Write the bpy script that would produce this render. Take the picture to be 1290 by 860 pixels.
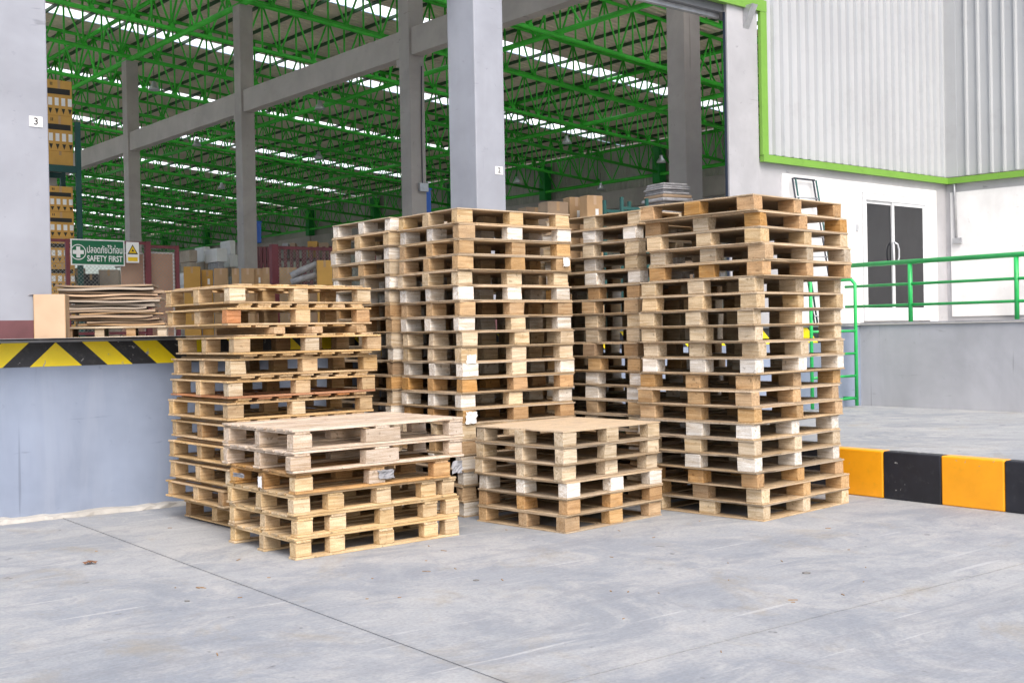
import bpy, bmesh, math, random
from mathutils import Vector, Matrix
random.seed(11)
R = math.radians
for o in list(bpy.data.objects): bpy.data.objects.remove(o)
SC = bpy.context.scene
COL = SC.collection

# ------------------------------------------------------------------ camera
FPX, PITCH, ROLL, CAMH, CX, CY = 1476.26, -0.0078653, -0.0189403, 1.5, 645.0, 430.0
cd = bpy.data.cameras.new('camera'); cam = bpy.data.objects.new('camera', cd); COL.objects.link(cam)
cd.sensor_fit = 'HORIZONTAL'; cd.sensor_width = 36; cd.lens = FPX / 1290 * 36; cd.clip_end = 2000; cd.clip_start = .05
cam.matrix_world = Matrix.Translation((0, 0, CAMH)) @ Matrix.Rotation(math.pi/2 + PITCH, 4, 'X') @ Matrix.Rotation(ROLL, 4, 'Z')
SC.camera = cam

# ------------------------------------------------------------------ light
SUN_DIR = Vector((0.25, -0.86, 1.0)).normalized()      # towards the sun
w = bpy.data.worlds.new('World'); SC.world = w; w.use_nodes = True
nt = w.node_tree; nt.nodes.clear()
sky = nt.nodes.new('ShaderNodeTexSky'); sky.sky_type = 'NISHITA'; sky.sun_disc = False
sky.sun_elevation = math.asin(SUN_DIR.z); sky.sun_rotation = math.atan2(SUN_DIR.x, SUN_DIR.y)
sky.air_density = 1.0; sky.dust_density = 4.0; sky.ozone_density = 1.0
bg = nt.nodes.new('ShaderNodeBackground'); bg.inputs[1].default_value = 0.15
wo = nt.nodes.new('ShaderNodeOutputWorld')
nt.links.new(sky.outputs[0], bg.inputs[0]); nt.links.new(bg.outputs[0], wo.inputs[0])
sl = bpy.data.lights.new('sun', 'SUN'); sl.energy = 1.5; sl.angle = R(38); sl.color = (1, .97, .93)
so = bpy.data.objects.new('sun', sl); COL.objects.link(so)
so.rotation_euler = (-SUN_DIR).to_track_quat('-Z', 'Y').to_euler()
SC.view_settings.view_transform = 'Standard'; SC.view_settings.look = 'None'
SC.view_settings.gamma = 1; SC.view_settings.use_curve_mapping = False
SC.view_settings.exposure = 0.78

# ------------------------------------------------------------------ pixel helpers (photo 1290x860)
def ray(x, y):
    u = (x - CX) / FPX; v = -(y - CY) / FPX
    c, s = math.cos(ROLL), math.sin(ROLL)
    u, v = c*u - s*v, s*u + c*v
    c, s = math.cos(PITCH), math.sin(PITCH)
    return Vector((u, c - s*v, s + c*v))
CAM = Vector((0, 0, CAMH))
def atz(x, y, z): r = ray(x, y); return CAM + r * ((z - CAMH) / r.z)
def atplane(x, y, p, n): r = ray(x, y); return CAM + r * ((p - CAM).dot(n) / r.dot(n))
def atdepth(x, y, d): r = ray(x, y); return CAM + r * (d / r.y)

# ------------------------------------------------------------------ materials
MATS = {}
def base_mat(name):
    m = bpy.data.materials.new(name); m.use_nodes = True
    n = m.node_tree.nodes; b = n['Principled BSDF']; MATS[name] = m
    return m, m.node_tree, b
def node(nt, t, **kw):
    n = nt.nodes.new(t)
    for k, v in kw.items():
        if k.startswith('i_'): n.inputs[k[2:].replace('_', ' ')].default_value = v
        else: setattr(n, k, v)
    return n
def mixc(nt, fac, a, b, blend='MIX'):
    m = nt.nodes.new('ShaderNodeMix'); m.data_type = 'RGBA'; m.blend_type = blend
    def put(sock, v):
        if hasattr(v, 'links') or hasattr(v, 'is_output'): nt.links.new(v, sock)
        else: sock.default_value = v if not isinstance(v, tuple) or len(v) == 4 else (*v, 1)
    put(m.inputs[0], fac); put(m.inputs[6], a); put(m.inputs[7], b)
    return m.outputs[2]
def ramp(nt, src, p0, p1, c0=(0, 0, 0, 1), c1=(1, 1, 1, 1)):
    r = nt.nodes.new('ShaderNodeValToRGB'); e = r.color_ramp.elements
    e[0].position = p0; e[1].position = p1; e[0].color = c0; e[1].color = c1
    nt.links.new(src, r.inputs[0]); return r.outputs[0]
def objvec(nt, scale=(1, 1, 1), rnd=True):
    tc = nt.nodes.new('ShaderNodeTexCoord'); mp = nt.nodes.new('ShaderNodeMapping'); mp.inputs['Scale'].default_value = scale
    if rnd:
        oi = nt.nodes.new('ShaderNodeObjectInfo'); ml = nt.nodes.new('ShaderNodeMath'); ml.operation = 'MULTIPLY'; ml.inputs[1].default_value = 57.3
        nt.links.new(oi.outputs['Random'], ml.inputs[0]); va = nt.nodes.new('ShaderNodeVectorMath'); va.operation = 'ADD'
        nt.links.new(tc.outputs['Object'], va.inputs[0]); nt.links.new(ml.outputs[0], va.inputs[1]); nt.links.new(va.outputs[0], mp.inputs[0])
    else: nt.links.new(tc.outputs['Object'], mp.inputs[0])
    return mp.outputs[0]
def noise(nt, vec, scale, detail=5, rough=.6, dist=0):
    n = nt.nodes.new('ShaderNodeTexNoise'); n.inputs['Scale'].default_value = scale; n.inputs['Detail'].default_value = detail
    n.inputs['Roughness'].default_value = rough; n.inputs['Distortion'].default_value = dist
    nt.links.new(vec, n.inputs['Vector']); return n.outputs[0]
def bump(nt, b, h, strength, dist=.01):
    bp = nt.nodes.new('ShaderNodeBump'); bp.inputs['Strength'].default_value = strength; bp.inputs['Distance'].default_value = dist
    nt.links.new(h, bp.inputs['Height']); nt.links.new(bp.outputs[0], b.inputs['Normal'])

def wood(name, c, c2=None, stain=.5, dirt=(.16, .13, .10)):
    """sawn timber: grain along local X, stains, per-piece tone from the object's random number"""
    m, nt, b = base_mat(name)
    c2 = c2 or tuple(x * f for x, f in zip(c, (.66, .58, .48)))
    v = objvec(nt, (3.0, 45, 45)); g = noise(nt, v, 1.0, 3, .6, 1.0)
    v2 = objvec(nt, (1, 1.6, 1.6)); d = noise(nt, v2, 7.0, 3, .6)
    v3 = objvec(nt, (1, 1, 1)); k = noise(nt, v3, 26.0, 1, .5)
    col = mixc(nt, ramp(nt, g, .38, .68), (*c, 1), (*c2, 1))
    oi = nt.nodes.new('ShaderNodeObjectInfo')
    hs = nt.nodes.new('ShaderNodeHueSaturation')
    mr = node(nt, 'ShaderNodeMapRange'); nt.links.new(oi.outputs['Random'], mr.inputs[0]); mr.inputs[3].default_value = .78; mr.inputs[4].default_value = 1.12
    nt.links.new(mr.outputs[0], hs.inputs['Value'])
    ms = node(nt, 'ShaderNodeMath', operation='PINGPONG'); ms.inputs[1].default_value = .17
    nt.links.new(oi.outputs['Random'], ms.inputs[0])
    ma = node(nt, 'ShaderNodeMath', operation='MULTIPLY_ADD'); ma.inputs[1].default_value = 1.5; ma.inputs[2].default_value = .88
    nt.links.new(ms.outputs[0], ma.inputs[0]); nt.links.new(ma.outputs[0], hs.inputs['Saturation'])
    nt.links.new(col, hs.inputs['Color'])
    st = node(nt, 'ShaderNodeMath', operation='MULTIPLY'); st.inputs[1].default_value = stain
    nt.links.new(ramp(nt, d, .46, .74), st.inputs[0])
    col = mixc(nt, st.outputs[0], hs.outputs[0], (*dirt, 1))
    kn = node(nt, 'ShaderNodeMath', operation='MULTIPLY'); kn.inputs[1].default_value = .55
    nt.links.new(ramp(nt, k, .68, .76), kn.inputs[0])
    col = mixc(nt, kn.outputs[0], col, tuple(x * .35 for x in c2))
    spk = noise(nt, v3, 150.0, 1, .5)
    col = mixc(nt, ramp(nt, spk, .35, .65), col, mixc(nt, 1.0, col, (.86, .83, .79, 1), 'MULTIPLY'))
    nt.links.new(col, b.inputs['Base Color']); b.inputs['Roughness'].default_value = .82
    b.inputs['Specular IOR Level'].default_value = .25
    bump(nt, b, g, .5, .002)
    return m
def paint(name, c, rough=.5, var=.12, scale=3.0, metal=0, dirt=None, dirtamt=.35, bmp=.0, chip=None):
    m, nt, b = base_mat(name)
    v = objvec(nt, (1, 1, 1)); n = noise(nt, v, scale, 3, .6); n2 = noise(nt, v, scale * 4.3, 4, .65)
    d = dirt or tuple(x * .55 for x in c)
    lo = tuple(x * (1 - var) for x in c); hi = tuple(min(1, x * (1 + var)) for x in c)
    col = mixc(nt, ramp(nt, n, .35, .65), (*lo, 1), (*hi, 1))
    st = node(nt, 'ShaderNodeMath', operation='MULTIPLY'); st.inputs[1].default_value = dirtamt
    nt.links.new(ramp(nt, n2, .55, .78), st.inputs[0])
    col = mixc(nt, st.outputs[0], col, (*d, 1))
    if chip:
        q_ = noise(nt, objvec(nt, (1, 1, 1)), chip[0], 5, .72, .4)
        col = mixc(nt, ramp(nt, q_, chip[1], chip[1] + .025), col, (.36, .355, .35, 1))
    nt.links.new(col, b.inputs['Base Color']); b.inputs['Roughness'].default_value = rough; b.inputs['Metallic'].default_value = metal
    if bmp: bump(nt, b, n2, bmp, .01)
    return m
def flat(name, c, rough=.6, metal=0):
    m, nt, b = base_mat(name); b.inputs['Base Color'].default_value = (*c, 1); b.inputs['Roughness'].default_value = rough; b.inputs['Metallic'].default_value = metal
    return m

# timber tones
T = {}
for k, c, st in [('tan', (.60, .42, .24), .3), ('yellow', (.71, .55, .345), .18), ('orange', (.58, .365, .175), .3), ('cream', (.73, .615, .45), .2),
                 ('white', (.85, .83, .79), .15), ('grey', (.55, .475, .375), .35), ('pink', (.68, .575, .475), .3), ('pine', (.66, .485, .285), .25),
                 ('red', (.54, .26, .13), .3), ('brown', (.42, .285, .165), .4)]:
    T[k] = wood('timber_' + k, c, stain=st)
PLY = [wood('plywood_a', (.60, .475, .33), (.51, .39, .26), .4, (.30, .27, .24)), wood('plywood_b', (.55, .455, .335), (.47, .37, .26), .45, (.29, .26, .235)),
       wood('plywood_c', (.62, .48, .32), (.53, .385, .245), .4, (.31, .28, .25))]
BOT = [wood('bottom_board_a', (.58, .46, .32), stain=.4), wood('bottom_board_b', (.52, .42, .30), stain=.4)]

# concrete ground (joint lines in the warehouse frame, read from the photograph)
_yw = 0.879684541; _dx = Vector((math.sin(_yw), math.cos(_yw), 0)); _dy = Vector((-math.cos(_yw), math.sin(_yw), 0))
_ow = atdepth(525, 420, 26.0); _ow.z = 0
_j1, _j1b, _j2, _j2b = atz(105, 662, 0), atz(640, 860, 0), atz(790, 860, 0), atz(1290, 695, 0)
YANG = (math.atan2((_j2b - _j2).y, (_j2b - _j2).x) + math.atan2((_j1b - _j1).y, (_j1b - _j1).x) + math.pi / 2) / 2 if False else math.atan2((_j1b - _j1).y, (_j1b - _j1).x) + math.pi / 2
_ux = Vector((math.cos(YANG), math.sin(YANG), 0)); _uy = Vector((-math.sin(YANG), math.cos(YANG), 0))
JA = 0.0; JB = ((_j2 + _j2b) / 2 - _j1).dot(_uy)
def concrete_ground():
    m, nt, b = base_mat('concrete_yard')
    tc = nt.nodes.new('ShaderNodeTexCoord')
    def vec(scale, rot=0):
        mp = nt.nodes.new('ShaderNodeMapping'); mp.inputs['Scale'].default_value = scale; mp.inputs['Rotation'].default_value = (0, 0, rot)
        nt.links.new(tc.outputs['Generated' if False else 'Object'], mp.inputs[0]); return mp.outputs[0]
    v = vec((1, 1, 1)); big = noise(nt, v, .42, 4, .62, .5); mid = noise(nt, v, 1.9, 5, .7, .9); fine = noise(nt, v, 46, 3, .7)
    tyre = noise(nt, vec((.25, 2.2, 1), R(-18)), 1.2, 5, .66, 1.6)
    trowel = noise(nt, vec((2.4, 13, 1), R(24)), 1.3, 3, .6, 3.0)
    col = mixc(nt, ramp(nt, big, .36, .64), (.27, .29, .32, 1), (.38, .388, .392, 1))
    def overlay(col, src, p0, p1, amt, c):
        k = node(nt, 'ShaderNodeMath', operation='MULTIPLY'); k.inputs[1].default_value = amt
        nt.links.new(ramp(nt, src, p0, p1), k.inputs[0]); return mixc(nt, k.outputs[0], col, (*c, 1))
    col = overlay(col, mid, .46, .66, .75, (.445, .438, .425))
    blot = noise(nt, vec((1, 1.25, 1), .7), .85, 6, .74, 1.1)
    col = overlay(col, blot, .50, .62, .62, (.21, .233, .268))
    col = overlay(col, noise(nt, vec((1, 1, 1), 1.3), 3.4, 5, .76, 1.3), .52, .66, .50, (.235, .245, .268))
    col = overlay(col, tyre, .52, .66, .40, (.225, .235, .255))
    col = overlay(col, trowel, .50, .72, .22, (.47, .47, .47))
    col = overlay(col, noise(nt, vec((1.3, 1, 1), 1.9), 1.3, 5, .68, .6), .56, .72, .62, (.30, .265, .205))
    col = overlay(col, noise(nt, vec((1, 1, 1), 2.6), 6.5, 3, .55), .69, .75, .75, (.09, .09, .10))
    col = overlay(col, noise(nt, vec((1, 1, 1), .2), 2.1, 4, .6, .5), .69, .78, .7, (.11, .108, .105))
    col = overlay(col, noise(nt, vec((.35, 6, 1), 1.1), 2.2, 2, .5), .66, .72, .5, (.55, .55, .55))
    col = overlay(col, fine, .40, .8, .50, (.17, .172, .18))
    # dirt that has settled along the joints
    sp = nt.nodes.new('ShaderNodeSeparateXYZ'); nt.links.new(tc.outputs['Object'], sp.inputs[0])
    for ax_, line in ((0, JA), (1, JB)):
        d0 = node(nt, 'ShaderNodeMath', operation='SUBTRACT'); nt.links.new(sp.outputs[ax_], d0.inputs[0]); d0.inputs[1].default_value = line
        d1 = node(nt, 'ShaderNodeMath', operation='ABSOLUTE'); nt.links.new(d0.outputs[0], d1.inputs[0])
        d2 = node(nt, 'ShaderNodeMath', operation='MULTIPLY_ADD'); nt.links.new(mid, d2.inputs[0]); d2.inputs[1].default_value = .16; nt.links.new(d1.outputs[0], d2.inputs[2])
        mr_ = node(nt, 'ShaderNodeMapRange'); nt.links.new(d2.outputs[0], mr_.inputs[0])
        mr_.inputs[1].default_value = .05; mr_.inputs[2].default_value = .14; mr_.inputs[3].default_value = .22; mr_.inputs[4].default_value = 0
        col = mixc(nt, mr_.outputs[0], col, (.17, .17, .175, 1))
    nt.links.new(col, b.inputs['Base Color']); b.inputs['Roughness'].default_value = .72; b.inputs['Specular IOR Level'].default_value = .35
    mh = node(nt, 'ShaderNodeMath', operation='ADD'); nt.links.new(fine, mh.inputs[0]); nt.links.new(trowel, mh.inputs[1])
    bump(nt, b, mh.outputs[0], .25, .006)
    return m
M_GROUND = concrete_ground()
M_JOINT = flat('joint_dirt', (.17, .165, .16), .9)
def wallpaint(name, c, streak=(.5, .5, .52), crack=.0):
    m, nt, b = base_mat(name)
    v = objvec(nt, (1, 1, 1), False); n = noise(nt, v, .9, 4, .65, .3); f = noise(nt, v, 9, 4, .7); s = noise(nt, objvec(nt, (2.6, 2.6, .35), False), 1.6, 4, .65, .4)
    lo = tuple(x * .86 for x in c); hi = tuple(min(1, x * 1.1) for x in c)
    col = mixc(nt, ramp(nt, n, .35, .65), (*lo, 1), (*hi, 1))
    k = node(nt, 'ShaderNodeMath', operation='MULTIPLY'); k.inputs[1].default_value = .4; nt.links.new(ramp(nt, s, .5, .75), k.inputs[0])
    col = mixc(nt, k.outputs[0], col, (*streak, 1))
    k = node(nt, 'ShaderNodeMath', operation='MULTIPLY'); k.inputs[1].default_value = .45; nt.links.new(ramp(nt, f, .64, .74), k.inputs[0])
    col = mixc(nt, k.outputs[0], col, tuple(x * .62 for x in c) + (1,))
    for sc_, p0_, p1_, am_ in (((6, 6, .22), .70, .74, .45), ((1.2, 1.2, 9), .70, .75, .5), ((4, 4, 4), .70, .76, .5)):
        q_ = noise(nt, objvec(nt, sc_, False), 1.7, 3, .6, .5)
        k = node(nt, 'ShaderNodeMath', operation='MULTIPLY'); k.inputs[1].default_value = am_; nt.links.new(ramp(nt, q_, p0_, p1_), k.inputs[0])
        col = mixc(nt, k.outputs[0], col, tuple(x * .45 for x in c) + (1,))
    nt.links.new(col, b.inputs['Base Color']); b.inputs['Roughness'].default_value = .6
    bump(nt, b, f, .25, .006)
    return m
M_DOCK = wallpaint('dock_grey_blue_paint', (.235, .28, .375), (.305, .345, .43))
M_DOCK2 = wallpaint('dock_grey_paint', (.43, .435, .46), (.36, .365, .39))
M_COLUMN = wallpaint('column_paint', (.31, .325, .37), (.275, .282, .31))
M_INCOL = wallpaint('inner_concrete', (.35, .325, .31), (.31, .285, .27))
M_BEAM = wallpaint('beam_concrete', (.39, .36, .34), (.35, .32, .30))
M_STUCCO = wallpaint('grey_stucco', (.40, .40, .42), (.36, .355, .37))
M_WHITEWALL = wallpaint('white_wall', (.73, .73, .735), (.62, .615, .60))
M_BAND = paint('maroon_band', (.13, .05, .055), .6)
M_YELLOW = paint('yellow_paint', (.95, .72, .010), .4, .05, 4, dirt=(.50, .38, .05), dirtamt=.25, chip=(9, .64))
M_BLACK = paint('black_paint', (.024, .025, .031), .55, .3, 4, dirt=(.10, .10, .10), dirtamt=.6, chip=(9, .645))
M_ORANGE = paint('orange_paint', (.90, .37, .010), .38, .06, 3.5, dirt=(.62, .30, .02), dirtamt=.35, chip=(7, .655))
M_KBLACK = paint('kerb_black_paint', (.014, .015, .021), .5, .3, 3, dirt=(.06, .06, .065), dirtamt=.5, chip=(7, .65))
M_GREEN = paint('green_steel', (.045, .50, .035), .42, .12, 2)
M_GREEND = paint('green_steel_dull', (.008, .25, .035), .5, .15, 2)
M_RAIL = paint('rail_green', (.025, .46, .11), .34, .12, 3, dirt=(.02, .16, .05))
M_TRIM = paint('lime_trim', (.165, .345, .05), .3, .05, 2)
M_PURLIN = paint('purlin_dark', (.03, .085, .035), .6, .2, 2)
M_ROOF = paint('roof_sheet', (.70, .61, .50), .55, .12, .5)
M_CLAD = paint('white_cladding', (.48, .495, .51), .25, .04, .6, dirt=(.38, .385, .385), dirtamt=.4, metal=.2)
M_LOUVRE = paint('eave_cladding', (.46, .45, .41), .5, .1, .6)
M_STEEL = paint('galvanised', (.42, .43, .45), .4, .15, 5, metal=.6)
M_ALU = paint('aluminium', (.55, .57, .60), .35, .05, 4, metal=.5)
M_DARKST = flat('dark_steel', (.03, .035, .05), .45)
M_NAVY = flat('navy_rail', (.012, .02, .04), .5)
M_MAROON = paint('maroon_steel', (.16, .035, .045), .5, .15, 3)
M_RACKG = paint('rack_green', (.015, .075, .07), .5, .1, 3)
M_WIRE = flat('wire', (.32, .32, .30), .5, .5)
M_CARD = paint('cardboard', (.46, .30, .165), .85, .12, 2.0, dirtamt=.25)
M_CARD2 = paint('cardboard_pale', (.54, .38, .255), .85, .08, 2.0, dirtamt=.15)
M_CARD3 = paint('cardboard_grey', (.33, .24, .165), .85, .15, 2.0)
M_CARD4 = paint('cardboard_weathered', (.38, .32, .26), .85, .15, 2.0)
M_CARDY = paint('carton_yellow', (.58, .33, .08), .75, .08, 2.0, dirtamt=.15)
M_PINKB = paint('pink_board', (.50, .30, .21), .85, .06, 2.0)
M_WHITE = flat('white_print', (.80, .80, .80), .6)
M_INK = flat('black_print', (.02, .02, .02), .6)
M_SGREEN = flat('sign_green', (.004, .13, .055), .4)
M_SYEL = flat('sign_yellow', (.78, .52, .01), .45)
M_BLUE = flat('blue_plastic', (.01, .09, .42), .45)
M_PLASTIC = paint('plastic_wrap', (.34, .34, .36), .5, .25, 9)
M_FILM = paint('grey_film', (.25, .25, .265), .6, .3, 14)
M_GLASS, _nt, _b = base_mat('dark_glass'); _b.inputs['Base Color'].default_value = (.012, .013, .016, 1); _b.inputs['Roughness'].default_value = .04
M_SKYL, _nt, _b = base_mat('translucent_sheet')
_t = _nt.nodes.new('ShaderNodeBsdfTranslucent'); _t.inputs[0].default_value = (.93, .95, .95, 1)
_nt.links.new(_t.outputs[0], _nt.nodes['Material Output'].inputs[0])
M_WET = flat('leaf_brown', (.16, .07, .03), .8)

# ------------------------------------------------------------------ mesh helpers
class MB:
    def __init__(s): s.v = []; s.f = []
    def add(s, vs, fs):
        o = len(s.v); s.v += [tuple(v) for v in vs]; s.f += [tuple(i + o for i in f) for f in fs]; return s
    def box(s, x0, y0, z0, x1, y1, z1):
        return s.add([(x0, y0, z0), (x1, y0, z0), (x1, y1, z0), (x0, y1, z0), (x0, y0, z1), (x1, y0, z1), (x1, y1, z1), (x0, y1, z1)],
                     [(0, 3, 2, 1), (4, 5, 6, 7), (0, 1, 5, 4), (1, 2, 6, 5), (2, 3, 7, 6), (3, 0, 4, 7)])
    def prism(s, pts, z0, z1):      # pts CCW in xy
        n = len(pts); vs = [(x, y, z0) for x, y in pts] + [(x, y, z1) for x, y in pts]
        fs = [tuple(range(n - 1, -1, -1)), tuple(range(n, 2 * n))] + [(i, (i + 1) % n, (i + 1) % n + n, i + n) for i in range(n)]
        return s.add(vs, fs)
    def tube(s, pts, r, n=8, cap=True):
        pts = [Vector(p) for p in pts]; vs = []; fs = []; prev = None
        for i, p in enumerate(pts):
            if i == 0: d = pts[1] - p
            elif i == len(pts) - 1: d = p - pts[i - 1]
            else: d = (pts[i + 1] - p).normalized() + (p - pts[i - 1]).normalized()
            d.normalize()
            if prev is None: u = d.orthogonal().normalized()
            else: u = (prev - d * prev.dot(d)).normalized()
            prev = u; w_ = d.cross(u)
            for k in range(n):
                a = 2 * math.pi * k / n; vs.append(p + (u * math.cos(a) + w_ * math.sin(a)) * r)
        for i in range(len(pts) - 1):
            for k in range(n):
                a = i * n + k; b_ = i * n + (k + 1) % n; fs.append((a, b_, b_ + n, a + n))
        if cap: fs.append(tuple(range(n - 1, -1, -1))); fs.append(tuple(range((len(pts) - 1) * n, len(pts) * n)))
        return s.add(vs, fs)
    def lathe(s, prof, n=16):
        vs = [(r * math.cos(2 * math.pi * k / n), r * math.sin(2 * math.pi * k / n), z) for r, z in prof for k in range(n)]
        fs = [(i * n + k, i * n + (k + 1) % n, (i + 1) * n + (k + 1) % n, (i + 1) * n + k) for i in range(len(prof) - 1) for k in range(n)]
        return s.add(vs, fs)
    def mesh(s, name, mat=None, smooth=False):
        me = bpy.data.meshes.new(name); me.from_pydata(s.v, [], s.f); me.update()
        me.materials.append(mat)
        if smooth: me.shade_smooth()
        return me
def link(name, me, parent=None, loc=None, rot=None, mat=None, M=None):
    o = bpy.data.objects.new(name, me); COL.objects.link(o)
    if parent is not None: o.parent = parent
    if M is not None: o.matrix_basis = M
    if loc is not None: o.location = loc
    if rot is not None: o.rotation_euler = rot
    if mat is not None and me is not None:
        o.material_slots[0].link = 'OBJECT'; o.material_slots[0].material = mat
    return o
def part(name, mb, mat, parent=None, smooth=False, **kw): return link(name, mb.mesh(name, mat, smooth), parent, **kw)
def bev(o, wdt=.01, seg=2):
    m = o.modifiers.new('bevel', 'BEVEL'); m.width = wdt; m.segments = seg; m.limit_method = 'ANGLE'; return o
def tag(o, label=None, cat=None, group=None, kind=None):
    if label: o['label'] = label
    if cat: o['category'] = cat
    if group: o['group'] = group
    if kind: o['kind'] = kind
    return o
def empty(name, loc=(0, 0, 0), rz=0):
    o = bpy.data.objects.new(name, None); COL.objects.link(o); o.location = loc; o.rotation_euler = (0, 0, rz); o.empty_display_size = .2; return o
_cache = {}
def piece(sx, sy, sz, bv=.004, var=0, jit=.0):
    """a chamfered sawn piece centred on the origin, long side along X; meshes are shared between alike pieces"""
    key = (round(sx, 4), round(sy, 4), round(sz, 4), bv, var, jit)
    if key in _cache: return _cache[key]
    rr = random.Random(hash(key) & 0xffff)
    bm = bmesh.new(); bmesh.ops.create_cube(bm, size=1)
    for v in bm.verts:
        v.co = Vector((v.co.x * sx, v.co.y * sy, v.co.z * sz))
        v.co += Vector((rr.uniform(-jit, 0) * math.copysign(1, v.co.x), rr.uniform(-jit, jit) * .5 - abs(jit) * .5 * math.copysign(1, v.co.y), 0))
    if bv: bmesh.ops.bevel(bm, geom=bm.edges[:], offset=bv, segments=1, affect='EDGES')
    me = bpy.data.meshes.new('piece'); bm.to_mesh(me); bm.free(); me.materials.append(None)
    _cache[key] = me; return me
def sheet(sx, sy, sz, var):
    """plywood sheet with a slightly chipped outline"""
    key = ('sheet', round(sx, 3), round(sy, 3), sz, var)
    if key in _cache: return _cache[key]
    rr = random.Random(var * 77 + 5); pts = []; n = 9
    cs_ = [(-sx/2, -sy/2), (sx/2, -sy/2), (sx/2, sy/2), (-sx/2, sy/2)]
    for k in range(4):
        (xa, ya), (xb, yb) = cs_[k], cs_[(k + 1) % 4]; nx_, ny_ = -(yb - ya), xb - xa; l_ = math.hypot(nx_, ny_); nx_ /= l_; ny_ /= l_
        for i in range(n):
            f = (i + (rr.uniform(-.25, .25) if i else 0)) / n; d = abs(rr.gauss(0, .0022)) + (rr.uniform(.008, .022) if rr.random() < .10 else 0)
            if i == 0: d = rr.uniform(0, .006)
            pts.append((xa + (xb - xa) * f + nx_ * d, ya + (yb - ya) * f + ny_ * d))
    me = MB().prism(pts, -sz / 2, sz / 2).mesh('sheet', None); _cache[key] = me; return me
def rotdir(d): return math.atan2(d[1], d[0])
def text_mesh(body, size, mat, depth=.001, bold=0):
    cu = bpy.data.curves.new('txt', 'FONT'); cu.body = body; cu.size = size; cu.align_x = 'CENTER'; cu.align_y = 'CENTER'; cu.extrude = depth; cu.offset = bold; cu.resolution_u = 3
    o = bpy.data.objects.new('txt', cu); COL.objects.link(o)
    me = bpy.data.meshes.new_from_object(o.evaluated_get(bpy.context.evaluated_depsgraph_get()))
    bpy.data.objects.remove(o); me.materials.clear(); me.materials.append(mat); return me

# ------------------------------------------------------------------ main directions
YAW, YAW2 = 0.879684541, 0.773512737
dX = Vector((math.sin(YAW), math.cos(YAW), 0)); dY = Vector((-math.cos(YAW), math.sin(YAW), 0))
RZW = rotdir(dX)
OW = atdepth(525, 420, 26.0); OW.z = 0                      # warehouse origin: foot of an inner column
def W(a, b, z=0): return OW + dX * a + dY * b + Vector((0, 0, z))
def toW(p): d = p - OW; return d.dot(dX), d.dot(dY), p.z
A0 = atz(0, 659, 0); A0.z = 0                               # point on the dock face foot
ZD = 1.52                                                   # dock floor
ZP = .41                                                    # raised pavement
KC = atz(1085, 510, ZP); KR = atz(1290, 519, ZP); KC.z = KR.z = 0
dD = (KC - A0).normalized(); nD = Vector((-dD.y, dD.x, 0)); LD = (KC - A0).length
dR = (KR - KC).normalized(); nR = Vector((-dR.y, dR.x, 0))   # right dock wall runs towards the camera
def Dk(s, n=0, z=0): return A0 + dD * s + nD * n + Vector((0, 0, z))
KB0 = atz(1113, 627.5, 0); KB1 = atz(1290, 647.5, 0); KB0.z = KB1.z = 0
dK = (KB1 - KB0).normalized()                               # kerb, towards the camera-right

# ------------------------------------------------------------------ the yard
g = part('ground', MB().box(-600, -600, -.6, 600, 600, -.03), M_JOINT); tag(g, kind='structure')
J1 = atz(105, 662, 0); J2 = atz(790, 860, 0)
ja, jb = JA, JB
yard = empty('yard_pavement', (J1.x, J1.y, 0), YANG); tag(yard, kind='structure')
aed = [ja - 12, ja - 6, ja, ja + 6.2, ja + 12.4, ja + 18.6]
dockb = toW(A0)[1]
bed = [jb - 11, jb - 5.5, jb, 8.5]
for i in range(len(aed) - 1):
    for j in range(len(bed) - 1):
        gp = .0055
        part('concrete_slab', MB().box(aed[i] + gp, bed[j] + gp, -.029, aed[i + 1] - gp, bed[j + 1] - gp, 0), M_GROUND, yard)
far = part('yard_surround', MB().box(-300, -300, -.022, 300, bed[0] - .004, -.001).box(-300, bed[0], -.022, aed[0] - .004, 8, -.001)
           .box(aed[-1] + .004, bed[0], -.022, 300, 8, -.001), M_GROUND, yard)
# thin footing strip along the dock face
ft = MB(); _r = random.Random(5); _x = -8.0; _vs = []; _n = 0
while _x < LD - 5:
    _d = .10 + _r.uniform(-.022, .02); _h = .038 + _r.uniform(-.012, .006)
    _vs += [(_x, -_d, .001), (_x, -_d + _r.uniform(.004, .03), _h), (_x, .0, _h + .008)]; _n += 1; _x += _r.uniform(.05, .13)
ft.add(_vs, [f for i in range(_n - 1) for f in ((3*i, 3*i+3, 3*i+4, 3*i+1), (3*i+1, 3*i+4, 3*i+5, 3*i+2))])
fo = part('footing_strip', ft, paint('footing', (.40, .385, .36), .8, .2, 3), None, loc=Dk(0), rot=(0, 0, rotdir(dD)))
tag(fo, 'low concrete footing strip at the foot of the blue-grey dock wall', 'footing')

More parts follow.
